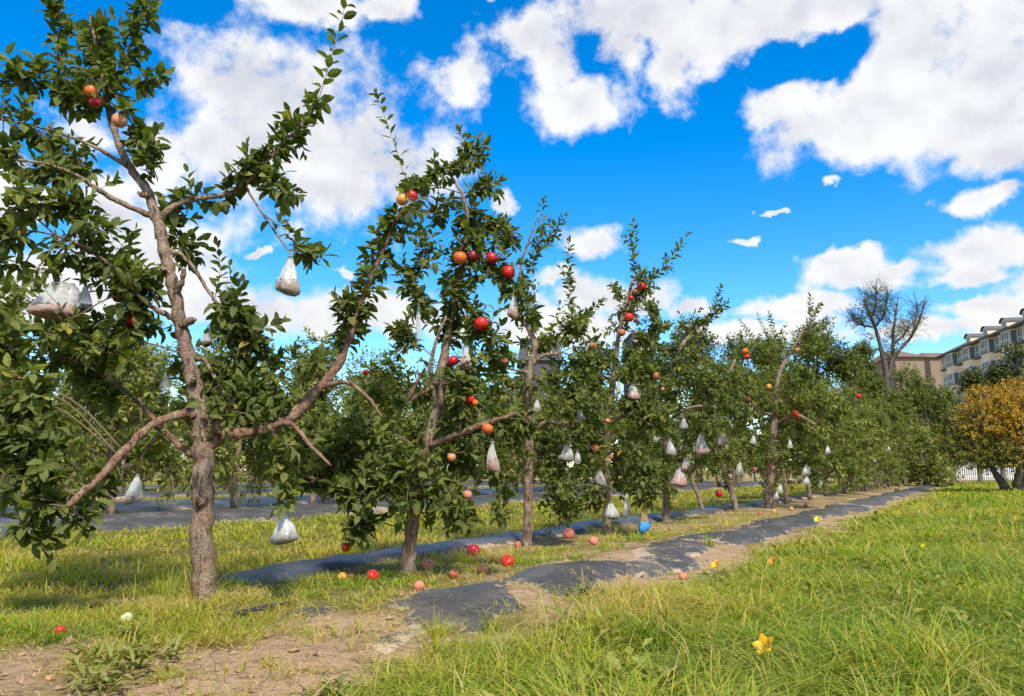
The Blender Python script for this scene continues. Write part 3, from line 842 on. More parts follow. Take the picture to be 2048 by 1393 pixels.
BAGS = [  # tree, u, v top, v bottom, width px, depth offset, film, residue, fill, label
 ('A', 582, 512, 593, 52, -.02, 'w', 'b', .36, 'clear plastic bag with brown bottom hanging alone against the blue sky'),
 ('A', 120, 568, 638, 94, -.25, 'w', 'r', .36, 'broad slack plastic bag with reddish-brown bottom, widest of all, at far left'),
 ('A', 172, 570, 625, 34, -.12, 'w', 'd', .2, 'narrow pale bag just behind the broad slack one'),
 ('A', 416, 655, 694, 20, .3, 'g', 'b', .2, 'small whitish bag right behind the foreground trunk, at mid height'),
 ('A', 333, 742, 783, 21, .25, 'w', 'n', .2, 'small pure white bag left of the foreground trunk'),
 ('A', 272, 950, 1005, 37, -.1, 'w', 'b', .25, 'white bag under the thick bare branch, in front of black sheet'),
 ('A', 568, 1022, 1084, 53, -.05, 'w', 'd', .3, 'pleated white bag with grey bottom on a drooping shoot above the grass'),
 ('B', 930, 686, 739, 26, -.18, 'w', 'r', .4, 'long white bag with pinkish fruit touching a crimson apple'),
 ('B', 1026, 590, 638, 23, -.12, 'w', 'r', .5, 'knotted bag holding a pale fruit at the right edge of the second tree'),
 ('B', 838, 600, 690, 11, .1, 'w', 'n', .1, 'long thin twisted strip of white bag in front of the cloud'),
 ('B', 986, 885, 944, 29, -.3, 'g', 'r', .45, 'pear-shaped pinkish bag below the long horizontal branch'),
 ('C', 1075, 800, 822, 16, -.2, 'w', 'n', .2, 'small white bag beside the third trunk'),
 ('C', 1160, 815, 842, 17, -.2, 'w', 'n', .2, 'tilted white bag at the right of the third tree'),
 ('C', 1133, 888, 922, 32, -.3, 'g', 'd', .2, 'greyish slack bag next to a small white pointed one'),
 ('C', 1156, 900, 926, 13, -.3, 'w', 'n', .2, 'small white pointed bag next to a greyish slack one'),
 ('D', 1266, 768, 798, 28, -.3, 'w', 'r', .5, 'white bag with a bright red-brown bottom in the fourth tree'),
 ('D', 1238, 762, 790, 14, -.1, 'w', 'n', .2, 'white torn bag beside the fourth trunk, next to a red-bottomed bag'),
 ('D', 1201, 935, 972, 23, -.35, 'g', 'd', .3, 'dull grey bag in the middle of the fourth tree'),
 ('D', 1222, 1005, 1037, 31, -.25, 'w', 'd', .2, 'wide white bag resting near the fourth trunk close to the ground'),
 ('D', 1252, 986, 1032, 17, -.3, 'w', 'd', .25, 'slim bell-shaped white bag with dark tip right of the fourth trunk'),
 ('D', 1288, 1005, 1060, 24, -.3, 'a', 'blue', .36, 'amber bag with a bright blue bottom hanging close to the ground'),
 ('E', 1403, 868, 908, 29, -.35, 'w', 'r', .35, 'cone-shaped bag with red-brown bottom, clearest in the middle of the row'),
 ('E', 1340, 882, 912, 22, -.35, 'g', 'd', .3, 'bluish grey bag above the fifth trunk'),
 ('E', 1368, 836, 860, 20, -.35, 'g', 'd', .2, 'pale grey bag in dark leaves above the cone-shaped one'),
 ('F', 1443, 868, 892, 27, -.1, 'g', 'r', .3, 'lumpy greyish bag right of the cone-shaped one'),
 ('F', 1372, 912, 942, 22, -.2, 'w', 'r', .3, 'white bag hung on the slim curved stem'),
 ('F', 1357, 935, 972, 34, -.2, 'g', 'r', .5, 'large murky purple-brown bag left of the slim curved stem'),
 ('F', 1478, 925, 948, 18, -.1, 'w', 'n', .2, 'crumpled white bag above the leaning grey trunk'),
 ('G', 1612, 930, 950, 20, -.3, 'w', 'n', .2, 'small white triangular bag right of the thick far trunk'),
 ('G', 1560, 968, 985, 11, -.3, 'w', 'n', .2, 'tiny white bag just right of the thick far trunk, near its foot'),
 ('E', 1312, 868, 884, 11, -.3, 'w', 'n', .2, 'tiny white bag left of the bluish grey bag, middle of the row'),
 ('F', 1506, 872, 888, 12, -.1, 'w', 'n', .2, 'tiny white bag right of the lumpy greyish bag'),
 ('G', 1612, 953, 968, 15, -.3, 'w', 'n', .2, 'little white bag directly below the small triangular one'),
 ('G', 1553, 984, 998, 9, -.3, 'w', 'n', .2, 'tiniest white bag close to the ground by the thick far trunk'),
 ('G', 1655, 892, 908, 13, -.3, 'w', 'n', .2, 'tiny white bag up and right of the small triangular one'),
 ('G', 1580, 880, 895, 10, -.3, 'w', 'n', .2, 'tiny white bag in the pale leaves above the thick far trunk'),
 ('G', 1640, 958, 971, 9, -.3, 'w', 'n', .2, 'tiny white bag low in the leaves right of the triangular one'),
 ('H', 1690, 898, 912, 11, -.3, 'w', 'n', .2, 'tiny white bag left of the farthest pale bag'),
 ('H', 1775, 890, 903, 10, -.3, 'w', 'n', .2, 'tiny white bag up and right of the farthest pale bag'),
 ('H', 1722, 948, 960, 9, -.3, 'w', 'n', .2, 'tiny white bag low at the end of the row'),
 ('H', 1748, 915, 934, 16, -.3, 'w', 'd', .2, 'small pale bag farthest down the row'),
]
TB = {'A': (410, 1205), 'B': (815, 1148), 'C': (1055, 1094), 'D': (1215, 1070), 'E': (1333, 1047), 'F': (1472, 1024), 'G': (1540, 1017), 'H': (1700, 982)}
TY = {k: gpt(*b)[1] for k, b in TB.items()}
for (k, u, v, w, dd, kind, lab) in APPLES:
    HANG.append((k, at(u, v - w * 0.62, TY[k] + dd)))
for (k, u, v0, v1, w, dd, fm, rm, fill, lab) in BAGS:
    HANG.append((k, at(u, v0 - 2, TY[k] + dd)))

CLEAR = []
for (k, u, v, w, dd, kind, lab) in APPLES: CLEAR.append((u, v, w * .62 + 3, w * .62 + 3, TY[k] + dd))
for (k, u, v0, v1, w, dd, fm, rm, fill, lab) in BAGS: CLEAR.append((u, (v0 + v1) / 2 + 4, w * .55 + 3, (v1 - v0) * .5 + 2, TY[k] + dd))
GRP = 'apple trees of the nearest row'
grow_tree('apple_tree', 'tall apple tree with thick bare trunk in the left foreground', GRP, TB['A'],
 [(412,1212,0,27),(408,1150,0,23.5),(405,1050,0,21.5),(407,960,0,21),(406,900,0,23),(402,850,0,20.5),(390,780,0,17),(378,720,0,15),(362,660,0,14.5),(352,600,0,13.5),(340,550,0,13),(328,500,0,12.5),(318,450,0,12),(305,410,.02,11),(290,375,.03,10),(262,338,.05,8.5),(238,290,.06,7.5),(222,240,.07,7),(210,180,.08,6),(198,120,.1,5),(185,60,.12,3.5),(178,25,.12,2)],
 [([(400,858,0,13),(385,830,-.05,12),(355,832,-.12,11),(305,850,-.25,10),(255,895,-.38,9.5),(200,955,-.5,9),(165,985,-.56,8.5),(135,1014,-.62,7)], 1),
  ([(408,905,0,17),(440,876,.02,14),(480,866,.08,13),(530,860,.12,13),(570,842,.18,13),(610,808,.24,12),(640,775,.3,11),(668,740,.33,10),(695,690,.36,9),(712,630,.38,8),(740,560,.4,7),(770,490,.42,6),(800,430,.43,4)], 1),
  ([(645,774,.3,7),(680,765,.25,5.5),(705,770,.22,5),(735,795,.2,4),(765,835,.18,2.5)], 1),
  ([(548,852,.13,8),(580,848,.08,6),(600,865,.05,5),(625,895,.02,4.5),(662,932,0,3)], 1),
  ([(318,445,0,9),(335,422,0,8),(370,404,.03,7),(420,395,.08,6),(465,385,.12,5.5),(500,360,.15,5),(545,310,.2,4.5),(595,255,.25,3.5),(635,200,.3,3)], 0),
  ([(490,372,.14,3.2),(520,420,.12,2.6),(550,465,.1,2.3),(583,511,-.02,2)], 0),
  ([(312,437,0,8),(285,425,-.03,7.5),(240,405,-.08,7),(200,382,-.13,6),(160,355,-.2,5),(100,330,-.28,4),(30,320,-.35,3)], 0),
  ([(360,645,0,8),(335,632,-.03,6.5),(300,612,-.08,5.5),(270,585,-.14,5),(230,540,-.2,4),(180,500,-.25,3.5),(110,470,-.3,3)], 0),
  ([(332,508,.02,6.5),(360,508,.06,5),(390,540,.1,4.5),(415,580,.12,4),(440,615,.13,3)], 0),
  ([(380,718,.02,6.5),(408,722,.08,5),(430,755,.1,4.5),(455,795,.12,4),(485,830,.15,3)], 0),
  ([(412,872,-.02,14),(428,858,-.05,11.5),(441,848,-.09,10)], 0),
  ([(398,915,.03,9),(370,900,.08,7),(335,868,.14,6),(300,828,.2,5),(270,800,.25,3.5)], 1),
  ([(350,592,-.02,7),(364,562,-.06,6.5),(368,538,-.08,6)], 0),
  ([(366,650,-.02,11),(380,643,-.05,9),(388,637,-.06,6)], 0), ([(338,548,-.01,9),(328,541,-.05,7.5),(322,534,-.06,5)], 0), ([(384,772,-.02,9),(386,764,-.07,8),(387,757,-.09,5.5)], 0), ([(404,1010,-.02,13),(398,1003,-.07,10),(394,998,-.075,6)], 0), ([(296,392,0,9),(284,390,-.04,7),(277,386,-.05,4)], 0),
  ([(330,846,-.2,3.5),(300,890,-.2,2.8),(280,925,-.14,2.4),(272,948,-.1,1.8)], 0),
  ([(258,335,.05,6),(200,300,-.05,4.5),(130,270,-.1,3.5),(60,250,-.15,3),(0,240,-.2,2)], 0)],
 [([(215,225,.05),(197,125,.1),(182,45,.12)], 62, 270, 0), ([(170,200,.0),(125,140,.0),(110,60,.0),(108,15,.0)], 34, 100, .08),
  ([(250,120,.1),(275,50,.1),(292,5,.1)], 32, 75, .05), ([(240,190,.05),(280,165,0),(318,155,0)], 24, 44, .06), ([(230,160,.0),(260,90,.05),(300,20,.1)], 26, 45, .04),
  ([(10,170,-.2),(60,150,-.15),(120,190,-.1),(180,230,0)], 46, 150, 0), ([(0,235,-.2),(70,262,-.15),(130,300,-.1),(180,345,-.05)], 50, 200, 0),
  ([(275,265,-.05),(285,300,-.06),(295,345,-.05)], 38, 90, .02), ([(-20,300,-.3),(60,330,-.25),(140,362,-.2)], 42, 140, 0),
  ([(20,420,-.35),(90,408,-.3),(160,425,-.25),(185,475,-.25)], 54, 230, .10), ([(-20,480,-.4),(40,470,-.35)], 36, 70, .05),
  ([(110,480,-.3),(180,520,-.22),(240,540,-.18),(275,585,-.1)], 52, 250, 0), ([(230,560,-.15),(280,620,-.12),(250,680,-.1),(195,720,-.1)], 50, 270, -.08),
  ([(200,640,.1),(140,700,.2),(190,780,.2),(230,800,.25)], 46, 210, -.04), ([(350,380,.1),(345,470,.12),(390,520,.15)], 36, 120, .03),
  ([(330,520,.05),(300,560,0),(290,600,-.05)], 26, 45, 0),
  ([(440,612,.14),(480,650,.15),(505,720,.2)], 56, 280, -.03), ([(470,730,.15),(505,800,.18),(520,850,.2)], 52, 240, .0), ([(420,740,.15),(440,800,.2)], 34, 70, .0),
  ([(440,395,.1),(500,365,.14)], 26, 50, .02), ([(475,365,.14),(540,318,.2),(600,258,.25)], 46, 240, .0), ([(598,262,.25),(640,195,.3)], 24, 48, .05),
  ([(335,415,.02),(390,398,.05),(450,402,.1)], 26, 54, .06), ([(520,350,.15),(560,380,.15),(595,392,.12)], 32, 80, -.02),
  ([(578,500,0),(612,505,0),(640,525,0)], 28, 50, .05), ([(530,430,.1),(560,455,.1)], 22, 14, .08), ([(575,470,.1),(580,480,.1)], 20, 8, .05),
  ([(690,700,.36),(720,620,.38),(755,530,.4),(790,440,.42),(825,395,.42)], 46, 430, -.03), ([(700,640,.3),(690,600,.3)], 34, 60, .0),
  ([(548,868,.05),(560,940,.0),(568,1015,-.05)], 25, 105, .08), ([(520,850,.15),(600,900,.1)], 40, 110, .05),
  ([(50,765,-.5),(70,850,-.5),(60,950,-.5),(90,1050,-.5)], 66, 420, .08), ([(0,790,-.5),(15,900,-.5),(5,1000,-.5)], 52, 170, .02), ([(100,990,-.5),(140,1030,-.5),(175,1045,-.5)], 42, 80, .10), ([(40,1040,-.5),(90,1090,-.5)], 36, 50, .12),
  ([(25,760,-.55),(70,750,-.6)], 34, 18, .42), ([(215,930,-.1),(185,1000,-.2)], 32, 60, .06), ([(330,870,-.1),(260,920,-.1)], 26, 40, .1)],
 [([(640,190,.3),(655,140,.33),(675,70,.35),(692,5,.37),(697,-20,.37)], 30, 1.0), ([(428,600,.3),(440,545,.3),(434,488,.3)], 20, .75), ([(455,630,.3),(465,585,.3),(458,535,.3)], 18, .7), ([(20,600,-.3),(0,560,-.3)], 8, .9), ([(60,160,-.1),(20,120,-.1),(-10,95,-.1)], 8, 1.0)],
 11, leafL=0.088, key='A', fill=[(500,770,60,110,.35,9),(160,660,110,130,.4,5),(50,620,70,120,.4,3)], var0=.33)
grow_tree('apple_tree', 'apple tree with forked reddish limbs and dense low leaves, second from the left', GRP, TB['B'],
 [(815,1152,0,16),(819,1090,0,14),(830,1020,0,12.5),(838,960,0,12),(850,905,0,12.5),(866,850,0,12.5),(879,790,0,11.5),(884,740,0,11),(892,690,0,9),(905,620,0,8),(918,560,0,7),(930,500,0,6),(935,440,0,5),(925,390,0,4),(900,350,0,2.5)],
 [([(850,896,0,9),(895,878,-.1,7.5),(950,856,-.22,7),(1000,838,-.3,5.5),(1036,827,-.35,3.5)], 1),
  ([(874,812,0,5.5),(862,745,-.05,5),(870,690,-.08,4),(892,632,-.1,3)], 0),
  ([(876,770,0,6),(845,785,-.08,5),(818,800,-.12,4.5),(834,765,-.15,4),(850,738,-.18,3)], 1)],
 [([(895,695,0),(915,600,-.02),(935,500,-.02),(935,420,0)], 46, 440, -.06), ([(905,640,-.1),(900,560,-.1)], 36, 110, -.1), ([(830,385,-.05),(880,352,0),(930,330,.03),(958,302,.05)], 38, 210, .02),
  ([(935,385,.0),(985,365,0)], 30, 60, .04), ([(935,430,.0),(990,455,.05),(1012,480,.05)], 32, 120, 0), ([(950,525,0),(1000,560,0),(1040,600,0),(1062,640,.05)], 34, 180, .02),
  ([(900,400,.0),(860,450,.1),(845,520,.15),(835,570,.15)], 36, 150, .04), ([(800,540,.2),(830,600,.2),(855,620,.2)], 38, 150, .14), ([(930,640,-.05),(980,680,-.05),(1000,725,-.05)], 48, 220, .03),
  ([(925,720,-.1),(920,800,-.12),(955,870,-.15)], 54, 300, -.08), ([(790,760,.2),(760,820,.2),(700,850,.15)], 48, 200, .02), ([(830,700,.1),(790,660,.15)], 40, 120, .0),
  ([(640,930,-.1),(700,900,-.1),(770,880,-.1)], 58, 330, .02), ([(670,1000,-.2),(755,965,-.25),(835,985,-.25)], 62, 420, .05), ([(690,1060,-.25),(745,1050,-.25)], 38, 140, -.05),
  ([(820,945,-.35),(840,925,-.4)], 42, 60, .24), ([(870,990,-.2),(925,1015,-.25),(918,1055,-.25)], 48, 230, .06), ([(985,900,-.3),(998,960,-.3),(1000,1040,-.3)], 26, 120, -.02),
  ([(745,775,.0),(768,850,-.05)], 30, 70, .16), ([(900,900,.1),(930,940,.1)], 48, 180, -.08)],
 [([(822,365,0),(790,290,0),(765,222,0),(752,186,0)], 24, .95), ([(940,315,.05),(955,296,.05),(968,288,.05)], 9, 1.2), ([(980,370,0),(998,358,0)], 7, 1.0)],
 12, leafL=0.081, key='B', fill=[(760,930,115,95,.4,13),(940,830,65,110,.35,7)], var0=.34)
grow_tree('apple_tree', 'apple tree with straight slim trunk between two mulch sheets, third from the left', GRP, TB['C'],
 [(1055,1098,0,10),(1055,1040,0,9),(1056,980,0,9.5),(1056,920,0,10),(1060,850,0,10),(1055,800,0,8),(1060,740,0,7),(1070,690,0,7),(1055,655,0,5),(1040,630,0,4),(1040,580,0,3.5),(1045,520,0,2.6),(1066,460,0,1.8),(1080,425,0,1.0)],
 [([(1060,872,0,6.5),(1085,848,-.05,5),(1110,846,-.1,4.5),(1155,856,-.15,3)], 0), ([(1066,728,0,5),(1085,712,-.03,4.5),(1115,708,-.06,3)], 0), ([(1058,745,0,4),(1035,742,-.03,3),(1008,735,-.06,2)], 0), ([(1056,930,0,6),(1100,900,.3,5),(1150,880,.5,3)], 0)],
 [([(1045,545,0),(1055,600,0),(1070,650,0)], 27, 150, .03), ([(1085,690,.1),(1130,665,.1),(1170,645,.1)], 44, 260, .10), ([(1090,760,0),(1140,800,-.1),(1170,870,-.1)], 54, 380, .02),
  ([(1010,780,.0),(1000,850,-.1),(990,920,-.15)], 46, 260, -.03), ([(1100,900,-.1),(1125,970,-.2),(1138,1045,-.2)], 48, 340, .04), ([(1070,840,.1),(1100,920,.2)], 50, 200, -.06), ([(1020,720,.0),(985,760,.1)], 40, 160, .02), ([(1150,720,.2),(1190,780,.3)], 44, 200, .08), ([(1100,1000,.1),(1160,1030,.1)], 34, 120, .08)],
 [([(1060,545,0),(1078,480,0),(1087,400,0)], 40, .85), ([(1082,500,0),(1105,465,0),(1130,432,0)], 24, .8), ([(1142,640,.2),(1137,560,.2),(1138,482,.2)], 34, .8), ([(1005,520,.0),(1015,470,.0),(1010,435,0)], 22, .8), ([(1150,660,.2),(1185,620,.2),(1205,600,.2)], 18, .8)],
 13, leafL=0.078, key='C', fill=[(1080,850,105,130,.5,20),(1130,700,60,50,.4,4)], var0=.37)
grow_tree('apple_tree', 'apple tree with dark curved leader bearing red apples, fourth from the left', GRP, TB['D'],
 [(1215,1073,0,11),(1215,1010,0,9),(1212,940,0,8),(1214,870,0,9),(1220,810,0,7.5),(1226,760,0,6.5),(1232,710,0,5.5),(1240,655,0,4.5),(1255,600,0,3.5),(1265,560,0,2.5)],
 [([(1214,862,0,6),(1198,805,-.05,5),(1182,765,-.08,4),(1168,720,-.1,2.5)], 0), ([(1216,850,0,5),(1260,830,-.3,4),(1300,850,-.45,2.5)], 0)],
 [([(1245,660,0),(1270,600,0),(1292,575,0)], 34, 220, .08), ([(1295,610,0),(1315,640,0)], 26, 90, .06), ([(1240,590,0),(1225,575,0)], 18, 30, .1), ([(1245,705,0),(1295,690,0),(1320,650,.1)], 44, 280, .02), ([(1170,705,0),(1190,770,-.1)], 46, 260, .10),
  ([(1245,790,-.2),(1300,850,-.3)], 58, 420, -.02), ([(1190,880,-.2),(1180,960,-.3),(1195,1010,-.3)], 46, 300, .0), ([(1265,890,-.3),(1290,960,-.35),(1285,1005,-.35)], 48, 380, -.04), ([(1230,760,.3),(1300,740,.3)], 50, 240, .12), ([(1230,900,.3),(1240,980,.3)], 44, 220, .0)],
 [([(1268,552,0),(1268,500,0),(1267,442,0)], 30, .8), ([(1300,565,0),(1340,520,0),(1374,470,0)], 22, .85), ([(1290,560,0),(1310,545,0)], 8, .8)],
 14, leafL=0.080, key='D', fill=[(1230,840,85,130,.6,25)], var0=.38)
grow_tree('apple_tree', 'apple tree with stubby trunk and dense dark crown, fifth from the left', GRP, TB['E'],
 [(1333,1050,0,9),(1332,1000,0,8),(1330,930,0,7.5),(1332,850,0,7),(1336,780,0,6),(1348,720,0,5),(1372,680,0,4),(1405,645,0,2.5)],
 [([(1332,850,0,5),(1370,820,-.2,4),(1420,810,-.3,2.5)], 0)],
 [([(1345,690,0),(1338,780,-.1),(1330,860,-.2)], 60, 560, -.02), ([(1390,740,0),(1410,810,-.2),(1400,890,-.3)], 56, 480, .06), ([(1330,900,-.2),(1345,960,-.3)], 40, 240, -.04), ([(1370,670,0),(1420,640,0)], 30, 140, .10), ([(1320,740,.3),(1380,760,.4)], 52, 260, .04), ([(1310,950,-.2),(1350,990,-.2)], 28, 120, .08)],
 [([(1395,660,0),(1425,620,0),(1442,575,0)], 30, .9), ([(1350,690,0),(1365,650,0),(1400,620,0)], 22, .85), ([(1425,640,0),(1455,605,0)], 12, .9)],
 15, leafL=0.080, key='E', fill=[(1370,810,85,140,.7,30)], var0=.38, n_single=260)
grow_tree('apple_tree', 'young apple tree with leaning slender grey trunk, sixth along the row', GRP, TB['F'],
 [(1474,1026,0,7),(1466,990,0,6.5),(1452,955,0,5.5),(1440,900,0,5),(1435,840,0,4.5),(1450,770,0,4),(1470,720,0,2.5)],
 [([(1440,900,0,4),(1400,930,-.2,3.5),(1385,960,-.25,4),(1400,1000,-.25,4.5),(1408,1036,-.25,5)], 0)],
 [([(1440,720,0),(1430,800,-.1),(1420,880,-.2)], 56, 430, .06), ([(1480,740,0),(1490,820,-.1),(1470,900,-.2)], 54, 420, .10), ([(1430,900,-.2),(1440,960,-.3)], 30, 150, -.04), ([(1380,860,-.2),(1370,910,-.2)], 34, 130, .02)],
 [([(1470,720,0),(1478,690,0),(1480,665,0)], 14, .8)],
 16, leafL=0.080, key='F', fill=[(1450,830,70,130,.8,28)], var0=.40, n_single=200)
grow_tree('apple_tree', 'pale-leaved apple tree with the thickest trunk in the far part of the row', GRP, TB['G'],
 [(1540,1020,0,11),(1540,980,0,9.5),(1545,900,0,9),(1550,820,0,7),(1558,750,0,4.5),(1590,690,0,2.8),(1612,650,0,1.8)],
 [([(1548,850,0,4),(1590,830,-.3,4),(1630,850,-.4,3)], 0), ([(1548,830,0,4),(1525,825,-.3,3),(1495,810,-.4,2)], 0)],
 [([(1490,700,0),(1560,700,0),(1640,720,0)], 50, 520, .10), ([(1480,790,-.2),(1560,800,-.3),(1650,820,-.2)], 62, 620, .08), ([(1520,910,-.3),(1600,920,-.3),(1670,920,-.2)], 50, 480, .02), ([(1600,670,0),(1640,700,.2)], 40, 180, .1), ([(1500,760,.5),(1620,780,.6)], 60, 300, .06), ([(1600,960,-.2),(1650,970,-.2)], 22, 90, .0)],
 [([(1614,680,0),(1622,635,0),(1620,592,0)], 30, .9), ([(1625,640,0),(1642,610,0)], 12, .9)],
 17, leafL=0.084, key='G', fill=[(1570,820,120,140,1.0,44)], var0=.42, n_single=120)
grow_tree('apple_tree', 'bushy apple tree at the far right end of the row, behind the narrowing sheet', GRP, TB['H'],
 [(1700,985,0,6),(1700,950,0,5.5),(1705,900,0,5),(1708,840,0,4),(1712,780,0,2.5)],
 [([(1703,910,0,3),(1740,880,-.4,2.5),(1775,880,-.6,2)], 0)],
 [([(1690,770,0),(1720,800,-.2),(1760,840,-.2)], 40, 420, .10), ([(1680,860,-.3),(1730,880,-.4),(1790,900,-.3)], 42, 480, .08), ([(1690,920,-.4),(1750,940,-.4)], 28, 220, .05), ([(1680,800,.5),(1760,820,.6)], 44, 260, .05)],
 [([(1712,780,0),(1716,750,0)], 14, .9)],
 18, leafL=0.086, key='H', fill=[(1730,850,80,85,1.0,30)], var0=.44, n_single=0, lo=True)

# ---- further trees of the orchard: a few built once, then copied with their parts
def proto_tree(seed, H=3.3, RAD=1.25, nleaf=3000, L=0.125, var=.42):
    rng = np.random.default_rng(seed)
    parts = []
    n = 18
    lean = rng.uniform(-.25, .25, 2)
    z = np.linspace(-.05, H * .86, n)
    C = np.stack([lean[0] * (np.maximum(z, 0) / H) ** 1.5 + .03 * np.sin(z * 3 + seed), lean[1] * (np.maximum(z, 0) / H) ** 1.5 + .03 * np.cos(z * 2.3), z], -1)
    V, F = tube(C, np.interp(z, (0, .3, 1, H), (.068, .055, .045, .012)), 8, .04)
    parts.append(('trunk', mesh_np('trunk', V, F, BARK, None, True)))
    LV, TW = Leaves(), Acc()
    nb = 13
    for k in range(nb):
        zz = H * rng.uniform(.16, .78); a = k * GOLDEN + rng.uniform(-.3, .3)
        i = np.argmin(abs(z - zz)); b = C[i]
        r = RAD * rng.uniform(.55, 1.0) * (1.15 - .5 * zz / H)
        dirn = np.array((math.cos(a), math.sin(a), 0))
        P = np.array([b, b + dirn * r * .45 + (0, 0, .22), b + dirn * r * .85 + (0, 0, .18), b + dirn * r + (0, 0, -.25 - .25 * rng.random())])
        Q = catmull(P, 12)
        V, F = tube(Q, np.linspace(.024, .007, 12), 6, .04)
        parts.append(('branch', mesh_np('branch', V, F, BARK_RED if k % 2 else BARK, None, True)))
        leafy(LV, TW, Q[3:], .42, int(nleaf * .065), L, var + rng.uniform(-.08, .08), rng)
        P2 = np.array([Q[6], Q[6] + (rng.uniform(-.25, .25), rng.uniform(-.25, .25), .3), Q[6] + (rng.uniform(-.4, .4), rng.uniform(-.4, .4), .55)])
        leafy(LV, TW, catmull(P2, 8), .28, int(nleaf * .03), L, var + .05, rng)
    leafy(LV, TW, C[9:], .33, int(nleaf * .16), L, var, rng)
    for k in range(3):
        b = C[-1 - 2 * k]
        P = np.array([b, b + (rng.uniform(-.2, .2), rng.uniform(-.2, .2), .3), b + (rng.uniform(-.35, .35), rng.uniform(-.3, .3), .62)])
        Q = catmull(P, 10)
        V, F = tube(Q, np.linspace(.006, .002, 10), 4)
        TW.add(V, F)
        alternate(LV, Q, 18, L * .8, var + .08, rng)
    LV.pack()
    parts.append(('foliage', LV.mesh('foliage', ROW_LEAF, lo=True)))
    parts.append(('spurs', TW.mesh('spurs', TWIG)))
    return parts
PROT = [proto_tree(101), proto_tree(102, 3.5, 1.2), proto_tree(103, 3.1, 1.25), proto_tree(104, 3.4, 1.1), proto_tree(105, 3.2, 1.3)]
def plant_proto(k, x, y, rz, sc_, label, group):
    r = empty('apple_tree', (x, y, float(th(x, y))), rz)
    r.scale = (sc_,) * 3
    tag(r, label, 'apple tree', group)
    for nm, me in PROT[k % len(PROT)]:
        o = put(nm, me, r)
        if nm in ('foliage', 'spurs'): o['kind'] = 'stuff'
    return r
rr_ = random.Random(5)
ORD = ['first', 'second', 'third', 'fourth', 'fifth', 'sixth', 'seventh', 'eighth', 'ninth', 'tenth', 'eleventh', 'twelfth', 'thirteenth', 'fourteenth', 'fifteenth', 'sixteenth', 'seventeenth', 'eighteenth', 'nineteenth', 'twentieth']
k = 0
for s in (18.6, 21.6, 24.6, 27.6, 30.8, 34, 37.5, 41, 45, 49):
    n = 4.02 + rr_.uniform(-.15, .15)
    x, y = xy(s, n)
    plant_proto(k, x, y, rr_.uniform(0, 6.28), rr_.uniform(.95, 1.1) if s > 20 else .9, 'apple tree in the far part of the nearest row, %s past the thick trunk' % ORD[int(k)], 'far apple trees of the nearest row'); k += 1
for q2, s in enumerate((5.4, 8.1, 10.9, 13.1, 15.3, 17.5, 19.7, 22, 24.3, 26.6, 29, 31.5, 34, 37, 40, 44, 48, 53, 58)):
    x, y = xy(s, 13.3 + rr_.uniform(-.2, .2))
    lab = 'second-row apple tree behind a black sheet, %s from the left' % ORD[q2]
    if s == 8.1: lab = 'second-row apple tree with short dark trunk seen under the bare cut branch at left'
    if s == 10.9: lab = 'second-row apple tree whose thin trunk shows just right of the foreground trunk'
    plant_proto(k, x, y, rr_.uniform(0, 6.28), rr_.uniform(.95, 1.15), lab, 'apple trees of the second row'); k += 1
for q2, s in enumerate((9, 11, 13, 15, 17, 19, 21, 23, 25, 27, 29.2, 31.5, 34.5, 38, 42)):
    x, y = xy(s, 27.2 + rr_.uniform(-.2, .2))
    plant_proto(k, x, y, rr_.uniform(0, 6.28), rr_.uniform(1.1, 1.3), 'apple tree of the farthest back row, %s from the left' % ORD[q2], 'apple trees of the back rows'); k += 1

